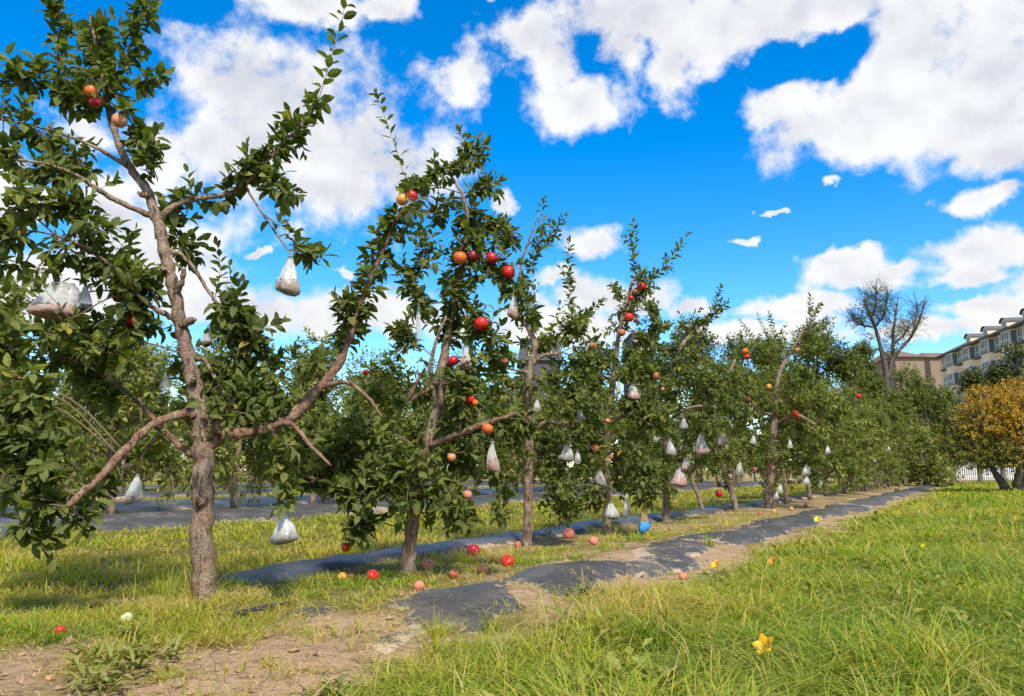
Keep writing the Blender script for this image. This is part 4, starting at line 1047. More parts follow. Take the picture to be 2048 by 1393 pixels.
# ------------------------------------------------------------------ background trees
def big_tree(name, label, cat, group, x, y, H, blobs, nleaf, L, mat, seed, trunk_r=.16, bark=None, var=.45, stems=1, lo=True, z0=None, tone=None):
    """blobs: (dx, dy, z, rx, rz) clumps of the crown in metres from the foot"""
    rng = np.random.default_rng(seed)
    zb = float(th(x, y)) if z0 is None else z0
    root = empty(name, (x, y, zb)); tag(root, label, cat, group)
    zc = min(b[2] - b[4] * .3 for b in blobs)
    top = np.array((0, 0, max(zc, H * .25)))
    for k in range(stems):
        a = k * 2.2 + seed; off = np.array((math.cos(a), math.sin(a), 0)) * (.0 if stems == 1 else trunk_r * 1.1)
        tp = top + off * (1 if stems == 1 else 4)
        C = catmull(np.array([off * .8 + (0, 0, -.1), off + tp * .3 + rng.uniform(-.06, .06, 3), (off + tp) * .65 + rng.uniform(-.08, .08, 3), tp]), 16)
        V, F = tube(C, np.linspace(trunk_r * 1.1, trunk_r * .55, 16) * (1 + .08 * rng.standard_normal(16)), 10, .05)
        put('trunk', mesh_np('trunk', V, F, bark or BARK_GREY, None, True), root)
    LV, TW = Leaves(), Acc()
    tot = sum(b[3] ** 2 * b[4] for b in blobs)
    for (dx, dy, z, rx, rz) in blobs:
        c = np.array((dx, dy, z))
        C = catmull(np.array([top * .9, (top + c) / 2 + (0, 0, .12 * H * .3), c, c + (0, 0, rz * .5)]), 10)
        V, F = tube(C, np.linspace(trunk_r * .45, .02, 10), 6, .05)
        put('branch', mesh_np('branch', V, F, bark or BARK_GREY, None, True), root)
        m = int(nleaf * rx ** 2 * rz / tot / 9) + 4
        D = nrm(rng.standard_normal((m, 3)))
        rad = rng.uniform(.25, 1, m) ** .6 * (1 + .22 * np.sin(D[:, 0] * 5 + seed) * np.sin(D[:, 2] * 6 + dx))
        Pp = c + D * rad[:, None] * np.array((rx, rx, rz))
        for q in range(m):
            dn = nrm(D[q] + np.array((0, 0, .55)) + rng.standard_normal(3) * .35)
            spur_leaves(LV, None, Pp[q] - dn * L * 1.5, dn, L * 3.0, 9, L, var + rng.standard_normal() * .12 + (tone(dx, z) if tone else 0), rng)
            if q % 3 == 0:
                V, F = tube(np.array([c + (Pp[q] - c) * .3, Pp[q] + dn * L]), np.array([.014, .005]), 3, cap=False); TW.add(V, F)
    LV.pack()
    o = put('crown', LV.mesh('crown', mat, lo=2 if lo else False), root); o['kind'] = 'stuff'
    o = put('twigs', TW.mesh('twigs', bark or BARK_GREY), root); o['kind'] = 'stuff'
    return root
def crown(seed, w, z0, z1, n):
    rng = np.random.default_rng(seed); B = []
    for k in range(n):
        z = rng.uniform(z0, z1)
        f = 1 - .55 * ((z - z0) / (z1 - z0)) ** 2
        a = rng.uniform(0, 6.28); r = w * f * rng.uniform(.15, .75)
        B.append((r * math.cos(a), r * math.sin(a), z, w * rng.uniform(.32, .5), w * rng.uniform(.28, .42)))
    return B
BG = 'tall trees behind the orchard'
def bgt(u, Y, vtop, wpx, label, seed, mat=DARK_LEAF, n=9, nleaf=8000, L=.19, z0f=.3, cat='tree', name='broadleaf_tree', group=BG, var=.45):
    p = at(u, 900, Y); H = at(u, vtop, Y)[2]
    w = wpx * mpp(Y) / 2
    return big_tree(name, label, cat, group, p[0], Y, H, crown(seed, w, H * z0f, H - w * .35, n), nleaf, L, mat, seed, trunk_r=.14 + H * .008, var=var)
bgt(1395, 46, 655, 150, 'dark rounded tree left in the clump behind the orchard', 31)
bgt(1475, 50, 668, 150, 'broad dark green tree left of the leafy leader, behind the orchard', 32)
bgt(1545, 48, 640, 120, 'lighter olive tree with uneven top behind the orchard', 33, mat=BUSH_LEAF)
bgt(1640, 47, 645, 150, 'tallest dark green tree in the clump behind the orchard', 34, n=11, nleaf=10000)
bgt(1700, 46, 662, 120, 'olive bushy tree directly left of the bare tree', 35, mat=BUSH_LEAF, var=.4)
bgt(1728, 49, 684, 85, 'olive tree just left of the half-bare tree, lower than the dark one', 47, mat=BUSH_LEAF, var=.4)
bgt(1310, 52, 700, 130, 'green tree below the dark roof in the middle of the picture', 36, mat=BUSH_LEAF)
bgt(1190, 55, 706, 150, 'dull green tree behind the third and fourth apple trees', 37)
bgt(1862, 58, 712, 100, 'brownish green tree between the bare tree and the apartment block', 38, mat=BUSH_LEAF, var=.55)
bgt(1800, 47, 775, 130, 'low green shrub mass at the foot of the bare tree', 39, mat=BUSH_LEAF, z0f=.15, cat='shrub', name='shrub')
bgt(1900, 50, 770, 100, 'green shrub at the lower left of the apartment block', 40, mat=BUSH_LEAF, z0f=.15, cat='shrub', name='shrub')
bgt(1955, 56, 738, 90, 'pointed dark evergreen in front of the apartment windows', 41, z0f=.15)
bgt(1828, 60, 722, 120, 'olive tree in front of the brown-roofed building', 45, mat=BUSH_LEAF, z0f=.15, var=.5)
bgt(1748, 47, 735, 90, 'leafy tree left of the half-bare trunk', 46, mat=BUSH_LEAF, z0f=.15)
bgt(2040, 42, 690, 95, 'dark green tree cut by the right picture edge', 42, z0f=.2)
bgt(2000, 48, 745, 90, 'green tree top just above the golden tree', 43, mat=BUSH_LEAF, z0f=.2)
bgt(1850, 38, 850, 130, 'grey-green bush closing the end of the orchard row', 44, mat=ROW_LEAF, z0f=.1, cat='shrub', name='shrub', nleaf=3600)
HEDGE = ['leftmost', 'second from the left', 'third from the left', 'fourth from the left', 'fifth from the left', 'sixth from the left', 'seventh from the left', 'rightmost']
for q, (u, Y, vt, w) in enumerate(((-20, 50, 700, 230), (140, 52, 712, 230), (300, 54, 690, 230), (460, 53, 705, 230), (610, 52, 690, 230), (760, 54, 702, 230), (910, 53, 708, 230), (1050, 55, 716, 200))):
    bgt(u, Y, vt, w, 'hazy green tree behind the orchard rows, %s of that backdrop' % HEDGE[q], 50 + q, mat=ROW_LEAF, nleaf=7500, L=.26, z0f=.08, n=13, group='trees behind the back rows', var=.36)
# golden tree at the right
gx0, gy0, _ = gp(2030, 986)
big_tree('golden_tree', 'golden-orange autumn tree with twisted trunk at the right edge', 'tree', None, gx0, gy0, 4.2,
 [(-.2,0,2.9,1.0,.85),(-1.15,-.2,2.55,.8,.7),(-1.5,.1,1.75,.72,.62),(.8,.1,2.9,1.0,.8),(1.5,0,2.2,.9,.8),(.1,-.7,2.2,.95,.75),(-.7,-.5,1.6,.7,.5),(.4,.2,3.55,.8,.5),(-.75,.2,3.35,.7,.45),(.9,-.5,1.65,.8,.5),(-1.85,.2,2.4,.6,.55),(-1.3,-.1,1.25,.8,.45),(-2.15,.0,1.95,.5,.45),(-.5,-.6,1.15,.75,.36),(.7,-.5,1.2,.8,.4),(-2.0,.1,1.6,.5,.42),(1.6,-.2,1.4,.8,.5)],
 30000, .085, GOLD_LEAF, 61, trunk_r=.15, bark=BARK_GREY, var=.58, stems=3, tone=lambda dx, z: -.45 if (z < 1.9 or dx < -1.4) else 0.0)
# half-bare tree: limbs in photo pixels at its own distance
def bare_tree():
    Y0 = 50.0; rng = np.random.default_rng(77)
    p = at(1778, 900, Y0); org = np.array((p[0], Y0, 0.0))
    root = empty('half_bare_tree', org); tag(root, 'tall half-bare tree with forked dark limbs left of the apartment block', 'tree')
    K = mpp(Y0)
    limbs = [[(1778,960,12),(1777,860,10),(1775,780,9),(1768,720,8)], [(1770,740,7),(1760,690,6),(1748,650,5),(1735,620,4),(1730,600,2.5)], [(1776,760,7),(1785,710,5.5),(1786,670,4.5),(1790,640,3.5),(1795,605,2)],
             [(1778,730,6),(1800,700,5),(1818,680,4.5),(1835,650,3.5),(1850,605,2)], [(1742,640,3.5),(1752,610,3),(1752,585,1.5)], [(1745,655,3),(1722,650,2.5),(1705,640,1.5)], [(1750,655,3),(1768,630,2.5),(1775,600,1.5)], [(1822,675,3),(1832,640,2),(1834,610,1.2)], [(1786,690,3),(1808,670,2),(1820,650,1.2)]]
    TW, LV = Acc(), Leaves()
    for q, l in enumerate(limbs):
        P = np.array([at(u, v, Y0 + (0 if q == 0 else rng.uniform(-1.2, 1.2) * i / len(l))) for i, (u, v, r) in enumerate(l)])
        n = 5 * len(l); C = catmull(P, n); r = np.interp(np.linspace(0, 1, n), np.linspace(0, 1, len(l)), [a[2] * K * .62 for a in l])
        if q == 0: C[0][2] = -.1
        V, F = tube(C, r * (1 + .06 * rng.standard_normal(n)), 8, .04)
        put('trunk' if q == 0 else 'branch', mesh_np('branch', V - org, F, BARK_DARK, None, True), root)
        if q == 0: continue
        for s in range(46):
            t = rng.uniform(.2, 1); i = int(t * (n - 1)); b = C[i]
            d = nrm(rng.standard_normal(3) * np.array((.8, .8, .5)) + np.array((0, 0, .75)))
            ln = rng.uniform(.35, .95)
            Q = catmull(np.array([b, b + d * ln * .5 + rng.standard_normal(3) * .06, b + d * ln + np.array((0, 0, .15))]), 5)
            V, F = tube(Q, np.linspace(.020, .007, 5), 3, cap=False); TW.add(V - org, F)
            bare_side = (b[0] + d[0] * ln) > at(1795, 650, Y0)[0]
            for k2 in range(3):
                d2 = nrm(d + rng.standard_normal(3) * .6); b2 = Q[2 + k2 % 3]
                V, F = tube(np.array([b2, b2 + d2 * rng.uniform(.2, .5)]), np.array([.010, .005]), 3, cap=False); TW.add(V - org, F)
                if not bare_side or rng.random() < .18:
                    spur_leaves(LV, None, b2 - org, d2, .5, 7, .11, .45, rng)
    LV.pack()
    o = put('foliage', LV.mesh('foliage', DARK_LEAF, lo=True), root); o['kind'] = 'stuff'
    o = put('twigs', TW.mesh('twigs', BARK_DARK), root); o['kind'] = 'stuff'
bare_tree()

# ------------------------------------------------------------------ apartment block at the right (its long side runs away from the camera)
BA = math.atan2(5.6, 29.0)
def apartment():
    root = empty('apartment_block', (62.9 - .19 * 14, 95 - 14, 0), -BA)      # local +y runs along the facade, local -x faces the orchard
    tag(root, 'cream apartment block with bay windows, grey roof and dormers at the right', 'building')
    LEN, EAV, ST = 42.0, 18.6, 2.9
    def part(nm, me, par=root): return put(nm, me, par)
    wall = part('wall', boxmesh('wall', 0, 13, 0, LEN, -.2, EAV, CREAM))
    # roof: slope up from the eave to a ridge
    ov = .75
    V = np.array([(-ov, -.4, EAV - .1), (-ov, LEN + .4, EAV - .1), (6.5, LEN + .4, EAV + 3.4), (6.5, -.4, EAV + 3.4), (13.6, -.4, EAV - .1), (13.6, LEN + .4, EAV - .1),
                  (-ov, -.4, EAV - .32), (-ov, LEN + .4, EAV - .32), (13.6, LEN + .4, EAV - .32), (13.6, -.4, EAV - .32)], float)
    F = [(0, 2, 1), (0, 3, 2), (3, 5, 2), (3, 4, 5), (0, 1, 7), (0, 7, 6), (6, 7, 8), (6, 8, 9), (1, 2, 5), (0, 4, 3), (1, 5, 8), (1, 8, 7), (0, 6, 9), (0, 9, 4), (4, 9, 8), (4, 8, 5)]
    roof = part('roof', mesh_np('roof', V, F, GREYROOF))
    put('gutter', boxmesh('gutter', -ov - .14, -ov - .003, -.5, LEN + .5, EAV - .34, EAV - .12, GREYROOF), roof)
    # round-fronted dormers
    for y0 in (12.5, 18.6, 24.7, 30.8):
        w, hh = .85, 1.1
        prof = [(-w, 0), (-w, .5)] + [(-w * math.cos(a), .5 + .6 * math.sin(a)) for a in np.linspace(.3, math.pi - .3, 7)] + [(w, .5), (w, 0)]
        n = len(prof)
        Vd = [(.4, y0 + a, EAV + .55 + b) for a, b in prof] + [(4.2, y0 + a, EAV + .55 + b) for a, b in prof]
        Fd = [(0, i + 1, i) for i in range(1, n - 1)]
        for i in range(n):
            j = (i + 1) % n; Fd += [(i, j, n + j), (i, n + j, n + i)]
        d = put('dormer', mesh_np('dormer', Vd, Fd, BANDW), roof)
        Vr = [(.15, y0 + a * 1.12, EAV + .62 + b * 1.08) for a, b in prof[1:-1]] + [(4.4, y0 + a * 1.12, EAV + .62 + b * 1.08) for a, b in prof[1:-1]]
        m_ = len(prof) - 2; Fr = []
        for i in range(m_ - 1): Fr += [(i, i + 1, m_ + i + 1), (i, m_ + i + 1, m_ + i)]
        put('dormer_roof', mesh_np('dormer_roof', Vr, Fr, GREYROOF), d)
        put('window', boxmesh('window', .36, .398, y0 - .35, y0 + .35, EAV + .7, EAV + 1.3, GLASS), d)
    # bays and windows, top four storeys
    y = 1.0; q = 0
    while y < LEN - 3.5:
        wid = 3.6 if q % 2 == 0 else 2.4
        bay = q % 2 == 0
        for fl in range(2, 6):
            zb = EAV - .25 - (6 - fl) * ST + ST                 # storey top
            zb = EAV - .3 - (5 - fl) * ST
            z1, z0 = zb - .25, zb - 1.95
            if bay:                                             # projecting enclosed balcony
                pr = .6
                st = [(0, y - .1), (-pr * .8, y + .25), (-pr, y + .7), (-pr, y + wid - .7), (-pr * .8, y + wid - .25), (0, y + wid + .1)]
                m_ = len(st)
                def ring(za, zc, grow=0.0):
                    Vb = [(a - grow * (a < 0), b, za) for a, b in st] + [(a - grow * (a < 0), b, zc) for a, b in st]
                    Fb = []
                    for i in range(m_ - 1): Fb += [(i, m_ + i + 1, i + 1), (i, m_ + i, m_ + i + 1)]
                    Fb += [(0, i, i + 1) for i in range(1, m_ - 1)] + [(m_, m_ + i + 1, m_ + i) for i in range(1, m_ - 1)]
                    return Vb, Fb
                Vb, Fb = ring(z0 - .95, z0)
                bn = put('balcony', mesh_np('balcony', Vb, Fb, BANDW if fl % 2 else CREAM), root)
                Vb, Fb = ring(z0, z1, -.04); w_ = put('window', mesh_np('window', Vb, Fb, GLASS), root)
                Vb, Fb = ring(z0 - .06, z0 + .14, .05); put('sill', mesh_np('sill', Vb, Fb, DKFRAME), w_)
                Vb, Fb = ring(z1, zb + .15, .02); put('lintel', mesh_np('lintel', Vb, Fb, PVC), w_)
                fr = Acc()
                for a in (0.02, .7, 1.4, 2.1, 2.8, wid - .1):
                    yy = y + min(max(a, .3), wid - .3); fr.add(boxv(-pr - .06, -pr + .1, yy - .075, yy + .075, z0, z1), BOXF)
                fr.add(boxv(-pr - .05, -pr + .1, y + .5, y + wid - .5, z0 + .60, z0 + .72), BOXF)
                put('window_frame', fr.mesh('window_frame', PVC), w_)
            else:
                w_ = put('window', boxmesh('window', -.03, .05, y + .25, y + wid - .25, z0 + .1, z1, GLASS), root)
                fr = Acc()
                for yy in (y + .22, y + wid * .37, y + wid * .63, y + wid - .22): fr.add(boxv(-.10, -.032, yy - .08, yy + .08, z0 + .05, z1 + .05), BOXF)
                for zz in (z0 + .05, z0 + .65, z1 + .02): fr.add(boxv(-.11, -.033, y + .29, y + wid - .29, zz - .05, zz + .05), BOXF)
                put('window_frame', fr.mesh('window_frame', PVC), w_)
                put('sill', boxmesh('sill', -.45, -.002, y + .1, y + wid - .1, z0 - .25, z0 - .02, DKFRAME), w_)
        y += wid + .35; q += 1
    for fl in range(2, 6):
        zb = EAV - .3 - (5 - fl) * ST - ST + .35
        part('band', boxmesh('band', -.12, -.001, -.05, LEN + .05, zb - .1, zb + .25, BANDW))
apartment()
def far_block(name, label, u0, u1, vtop, Y, depth, mat_w, mat_r, kind):
    a, b = at(u0, vtop, Y), at(u1, vtop, Y)
    H = a[2]; wd = b[0] - a[0]
    root = empty(name, (a[0], Y, 0)); tag(root, label, 'building', 'far buildings behind the trees')
    if kind == 'hip':
        e = H - 2.0
        put('wall', boxmesh('wall', 0, wd, 0, depth, -.2, e, mat_w), root)
        V = [(-.6, -.6, e - .05), (wd + .6, -.6, e - .05), (wd + .6, depth + .6, e - .05), (-.6, depth + .6, e - .05), (wd * .22, depth * .5, H), (wd * .8, depth * .5, H)]
        put('roof', mesh_np('roof', V, [(0, 1, 5), (0, 5, 4), (1, 2, 5), (2, 3, 4), (2, 4, 5), (3, 0, 4), (0, 2, 1), (0, 3, 2)], mat_r), root)
    else:
        e = H - 3.6
        put('wall', boxmesh('wall', 0, wd, 0, depth, -.2, e, mat_w), root)
        V = [(-.5, -.5, e + .01), (wd + .5, -.5, e + .01), (wd + .5, depth + .5, e + .01), (-.5, depth + .5, e + .01), (.25, .3, H), (wd - .25, .3, H), (wd - .25, depth - .3, H), (.25, depth - .3, H)]
        r_ = put('roof', mesh_np('roof', V, BOXF, mat_r), root)
        put('cornice', boxmesh('cornice', .05, wd - .05, .1, depth - .1, H + .002, H + .32, GREYROOF), r_)
        for k_ in range(2):
            x_ = wd * (.3 + .4 * k_)
            w_ = put('window', boxmesh('window', x_ - .6, x_ + .6, -.42, .35, e + .8, e + 2.4, BANDW), r_)
            put('pane', boxmesh('pane', x_ - .45, x_ + .45, -.46, -.422, e + .95, e + 2.25, GLASS), w_)
    z = 3.0 if kind != 'hip' else 1e3
    while z < H - 6:
        for x_ in np.arange(1.2, wd - 1.2, 3.0):
            w_ = put('window', boxmesh('window', x_ - .7, x_ + .7, -.06, .02, z, z + 1.5, PVC), root)
            put('pane', boxmesh('pane', x_ - .6, x_ + .6, -.09, -.062, z + .1, z + 1.4, GLASS), w_)
        z += 3.0
far_block('far_building', 'grey-green boxy roof showing through the third tree', 1040, 1120, 680, 130, 10, SLATE, SLATE, 'mansard')
far_block('far_building', 'dark slate roof block right of the fourth tree', 1262, 1306, 668, 130, 10, SLATE, SLATE, 'mansard')
far_block('far_building', 'low brown-roofed building behind the half-bare tree', 1788, 1846, 694, 150, 12, DULLWALL, BROWNROOF, 'hip')
far_block('far_building', 'brown roof peeping out left of the apartment block', 1858, 1935, 697, 170, 14, DULLWALL, BROWNROOF, 'hip')
# white railing at the end of the field
def railing():
    Y = 62.0; a, b = at(1840, 935, Y), at(2060, 935, Y)
    root = empty('white_railing', (a[0], Y, 0)); tag(root, 'white picket railing behind the golden tree at the field end', 'fence')
    wd = b[0] - a[0]
    me = boxmesh('picket', -.035, .035, -.02, .02, .0, 1.25, WHITEP)
    for i_ in range(int(wd / .17)): put('picket', me, root, (i_ * .17, 0, 0))
    for z in (.25, 1.05): put('rail', boxmesh('rail', -.1, wd, .022, .06, z, z + .08, WHITEP), root)
railing()

# ------------------------------------------------------------------ apples
def apple_mesh(mat, seed, squash=.9):
    rng = np.random.default_rng(seed)
    nu, nv = 16, 11
    V = []
    for i_ in range(nv):
        t_ = i_ / (nv - 1); ph = t_ * math.pi
        r = math.sin(ph) ** .82 * (.5 - .045 * (t_ - .35))
        z = .5 * squash * math.cos(ph)
        z -= .11 * math.exp(-(r / .13) ** 2) * (1 if t_ < .5 else -.8)
        for j_ in range(nu):
            a = j_ * 2 * math.pi / nu
            k_ = 1 + .02 * math.sin(5 * a) * t_ + .03 * math.sin(a + seed)
            V.append((r * k_ * math.cos(a), r * k_ * math.sin(a), z))
    F = []
    for i_ in range(nv - 1):
        for j_ in range(nu):
            a, b = i_ * nu + j_, i_ * nu + (j_ + 1) % nu
            F += [(a, a + nu, b + nu), (a, b + nu, b)]
    return mesh_np('apple', np.array(V), F, mat, None, True)
AMESH = {k_: [apple_mesh(m_, 3 + q, .86 + .05 * q) for q in range(2)] for k_, m_ in AM.items()}
_sv, _sf = tube(catmull(np.array([(0, 0, .33), (.02, 0, .5), (.06, .02, .66)]), 5), np.linspace(.035, .022, 5), 5)
STEM = mesh_np('stem', _sv, _sf, TWIG, None, True)
rra = random.Random(9)
def put_apple(P, d, kind, label, group, tilt):
    # object coordinates in metres: scale is baked through the mesh unit (1 = apple width)
    o = put('apple', AMESH[kind][rra.randrange(2)], None, P, (rra.uniform(-tilt, tilt), rra.uniform(-tilt, tilt), rra.uniform(0, 6.28)), d)
    tag(o, label, 'apple', group)
    if d > .05: put('stem', STEM, o)
    return o
for (k_, u, v, w, dd, kind, lab) in APPLES:
    Y = TY[k_] + dd
    put_apple(at(u, v, Y), w * mpp(Y), kind, lab, 'apples on the trees', .35)
FALLEN = [
 (946, 1111, 26, 'crimson', 'glossy red fallen apple, uppermost of those between the second and third trunks'),
 (1015, 1133, 26, 'red', 'round red fallen apple right of a small yellow one'),
 (965, 1147, 22, 'peach', 'peach-yellow fallen apple nearest the sheet edge'),
 (988, 1124, 13, 'yellow', 'tiny yellow fallen apple left of the round red one'),
 (855, 1140, 26, 'pink', 'pink and red streaked fallen apple right of the second trunk'),
 (745, 1161, 23, 'red', 'dull red fallen apple left of the second trunk'),
 (684, 1162, 19, 'yellow', 'yellowish fallen apple at the left end of the group'),
 (702, 1158, 13, 'rotten', 'brown rotten apple beside the yellowish fallen one'),
 (838, 1181, 21, 'pink', 'rotting pink apple closest to the camera by the sheet'),
 (908, 1157, 20, 'rotten', 'flattened brown apple above the near sheet'),
 (1138, 1078, 24, 'pink', 'large pinkish fallen apple left of the fourth trunk'),
 (1187, 1090, 18, 'pink', 'pale red fallen apple on the sheet edge below the fourth trunk'),
 (1036, 1096, 15, 'rotten', 'small brown fallen apple at the third trunk'),
 (1366, 1158, 17, 'pink', 'pink fallen apple alone at the edge of the right-hand grass'),
 (120, 1270, 20, 'red', 'squashed red apple in the grass at lower left'),
 (252, 1247, 24, 'pale', 'pale green fallen apple in the grass left of the foreground trunk'),
 (655, 1004, 11, 'rotten', 'small reddish apple on the far sheet left of the second tree'),
 (98, 1362, 13, 'peach', 'tan half-buried apple in bare soil at the lower left corner'),
 (1548, 1027, 10, 'peach', 'pale fallen apple just right of the foot of the thick far trunk'),
 (1583, 1022, 9, 'peach', 'pale fallen apple second to the right of the thick far trunk'),
 (1612, 1014, 8, 'rotten', 'rusty fallen apple on the dirt far along the row'),
 (1520, 1031, 9, 'rotten', 'rusty fallen apple left of the thick far trunk'),
]
for (u, v, w, kind, lab) in FALLEN:
    g = gpt(u, v); d = w * mpp(g[1])
    put_apple((g[0], g[1], float(th(g[0], g[1])) + d * .36), d, kind, lab, 'fallen apples', 1.2)

# ------------------------------------------------------------------ plastic bags
def bag(P, h, w, film, res, fill, label, seed):
    rng = np.random.default_rng(seed)
    root = empty('plastic_bag', P, rng.uniform(-.35, .35)); tag(root, label, 'plastic bag', 'bags over the fruit')
    nz_, na = 22, 28
    wid = w / 2
    t_ = np.linspace(0, 1, nz_)
    slack = w / h
    prof = np.interp(t_, (0, .04, .10, .3, .6, .85, .95, 1.0), (.16, .11, .16, .42, .72, .98, .95, .62)) if slack < 1.0 else np.interp(t_, (0, .05, .12, .3, .6, .85, .95, 1.0), (.38, .34, .40, .58, .78, 1.0, .97, .66))
    if slack < .35: prof = np.interp(t_, (0, .05, .2, .5, .8, .95, 1), (.3, .25, .5, .7, .95, .9, .5))
    a = np.arange(na) * 2 * math.pi / na
    fold = rng.uniform(0, 6.28, 3)
    pl = 1 + (.10 * np.sin(5 * a + fold[0]) + .07 * np.sin(9 * a + fold[1]) + .05 * np.sin(13 * a + fold[2]))[None, :] * np.interp(t_, (0, .1, .5, 1), (2.0, 2.4, 1.2, .25))[:, None]
    sag = .06 * h * np.sin(a + fold[0])[None, :] * np.interp(t_, (.6, 1), (0, 1))[:, None]
    dep = .62
    X = wid * prof[:, None] * pl * np.sign(np.cos(a)) * np.abs(np.cos(a)) ** .85
    Yy = wid * dep * prof[:, None] * pl * np.sin(a)
    Z = -h * t_[:, None] + sag + 0 * X
    cr = rng.standard_normal((nz_, na)); cr = (cr + np.roll(cr, 1, 0) + np.roll(cr, 1, 1)) / 3
    X = X * (1 + .07 * cr); Yy = Yy * (1 + .07 * cr) + .10 * wid * np.sin(t_ * rng.uniform(3, 7))[:, None]; X = X + .14 * wid * np.sin(t_ * rng.uniform(2, 5) + rng.uniform(0, 6))[:, None]
    def shell(i0, inset, lift=0.0, top=False):
        Vs = np.stack([X[i0:] * inset, Yy[i0:] * inset, Z[i0:] + lift], -1)
        if top: Vs[0] = Vs[0] + np.stack([0 * a, 0 * a, rng.uniform(-.03, .03, na) * h], -1)
        n0 = Vs.shape[0]
        V = Vs.reshape(-1, 3)
        F = []
        for i_ in range(n0 - 1):
            for j_ in range(na):
                p_, q_ = i_ * na + j_, i_ * na + (j_ + 1) % na
                F += [(p_, p_ + na, q_ + na), (p_, q_ + na, q_)]
        c = len(V); V = np.vstack([V, V[-na:].mean(0) + (0, 0, -.012 * h)])
        F += [((n0 - 1) * na + j_, c, (n0 - 1) * na + (j_ + 1) % na) for j_ in range(na)]
        if top:
            c2 = len(V); V = np.vstack([V, V[:na].mean(0)])
            F += [(j_, (j_ + 1) % na, c2) for j_ in range(na)]
        return V, F
    V, F = shell(0, 1.0)
    put('film', mesh_np('film', V, F, {'w': FILM, 'g': FILM_GREY, 'a': FILM_AMBER}[film], None, True), root)
    if res != 'n':
        V, F = shell(int(nz_ * (1 - fill)), 1.012 if res == 'blue' else .955, -.004 * h if res == 'blue' else .008 * h, True)
        put('contents', mesh_np('contents', V, F, {'b': RESIDUE, 'r': RESIDUE_RED, 'd': RESIDUE_DARK, 'blue': BLUE_FILM}[res], None, True), root)
    V, F = tube(catmull(np.array([(-.10 * w, 0, -.055 * h), (0, -.085 * w, -.05 * h), (.10 * w, 0, -.055 * h), (0, .08 * w, -.052 * h), (-.09 * w, .01 * w, -.05 * h)]), 14), np.full(14, .02 * w), 5)
    put('tie', mesh_np('tie', V, F, TWIG, None, True), root)
for q, (k_, u, v0, v1, w, dd, fm, rm, fill, lab) in enumerate(BAGS):
    Y = TY[k_] + dd
    bag(at(u, v0 - 2, Y), (v1 - v0 + 2) * mpp(Y), w * mpp(Y), fm, rm, fill, lab, 200 + q)

# ------------------------------------------------------------------ grass
def blades(name, label, xs, ys, var, hgt, wid, per, spread, bendr, seed, segs=3, stiff=0.35, cat='grass'):
    rng = np.random.default_rng(seed)
    n = len(xs); N = n * per
    bx = np.repeat(xs, per) + rng.standard_normal(N) * np.repeat(spread, per)
    by = np.repeat(ys, per) + rng.standard_normal(N) * np.repeat(spread, per)
    H = np.repeat(hgt, per) * rng.uniform(.45, 1.15, N)
    Wd = np.repeat(wid, per) * rng.uniform(.6, 1.25, N)
    az_ = np.repeat(rng.uniform(0, 6.28, n), per) + rng.standard_normal(N) * 1.3
    out = np.arctan2(by - np.repeat(ys, per), bx - np.repeat(xs, per))
    az_ = np.where(rng.random(N) < .6, out, az_)
    bend = rng.uniform(bendr[0], bendr[1], N)
    dz = th(bx, by) - .01
    side = az_ + math.pi / 2 + rng.standard_normal(N) * .5
    cx, cy = np.cos(az_), np.sin(az_); sx, sy = np.cos(side), np.sin(side)
    ts = np.linspace(0, 1, segs + 1)
    VV = []
    curl = rng.standard_normal(N) * .12
    for i_, t_ in enumerate(ts):
        hor = H * (bend * t_ ** 1.8 + .10 * t_)
        ver = H * (t_ - np.minimum(bend, 1.3) * .52 * t_ ** 2.6)
        px_ = bx + cx * hor + sx * curl * H * t_ * t_; py_ = by + cy * hor + sy * curl * H * t_ * t_; pz_ = dz + ver
        if i_ < segs:
            w_ = Wd * (1 - .55 * t_ ** 1.5) * .5
            VV.append(np.stack([px_ - sx * w_, py_ - sy * w_, pz_], -1)); VV.append(np.stack([px_ + sx * w_, py_ + sy * w_, pz_], -1))
        else: VV.append(np.stack([px_, py_, pz_], -1))
    nv = 2 * segs + 1
    V = np.stack(VV, 1).reshape(-1, 3)
    F = []
    for i_ in range(segs - 1):
        a = 2 * i_; F += [(a, a + 1, a + 3), (a, a + 3, a + 2)]
    F.append((2 * segs - 2, 2 * segs - 1, 2 * segs))
    F = np.array(F)[None] + (np.arange(N) * nv)[:, None, None]
    vv = np.clip(np.repeat(var, per) + rng.standard_normal(N) * .12, 0, 1)
    dead = rng.random(N) < .07
    vv = np.where(dead, rng.uniform(.75, 1, N), vv)
    o = put(name, mesh_np(name, V, F.reshape(-1, 3), GRASS, np.repeat(vv, nv)))
    return tag(o, label, cat, kind='stuff')
def scatter(n, y0, y1, seed, margin=1.12):
    rng = np.random.default_rng(seed)
    y = np.exp(rng.uniform(math.log(y0), math.log(y1), n))
    x = rng.uniform(-1, 1, n) * (y * 1024 / FPX * margin + .5)
    return x, y, rng
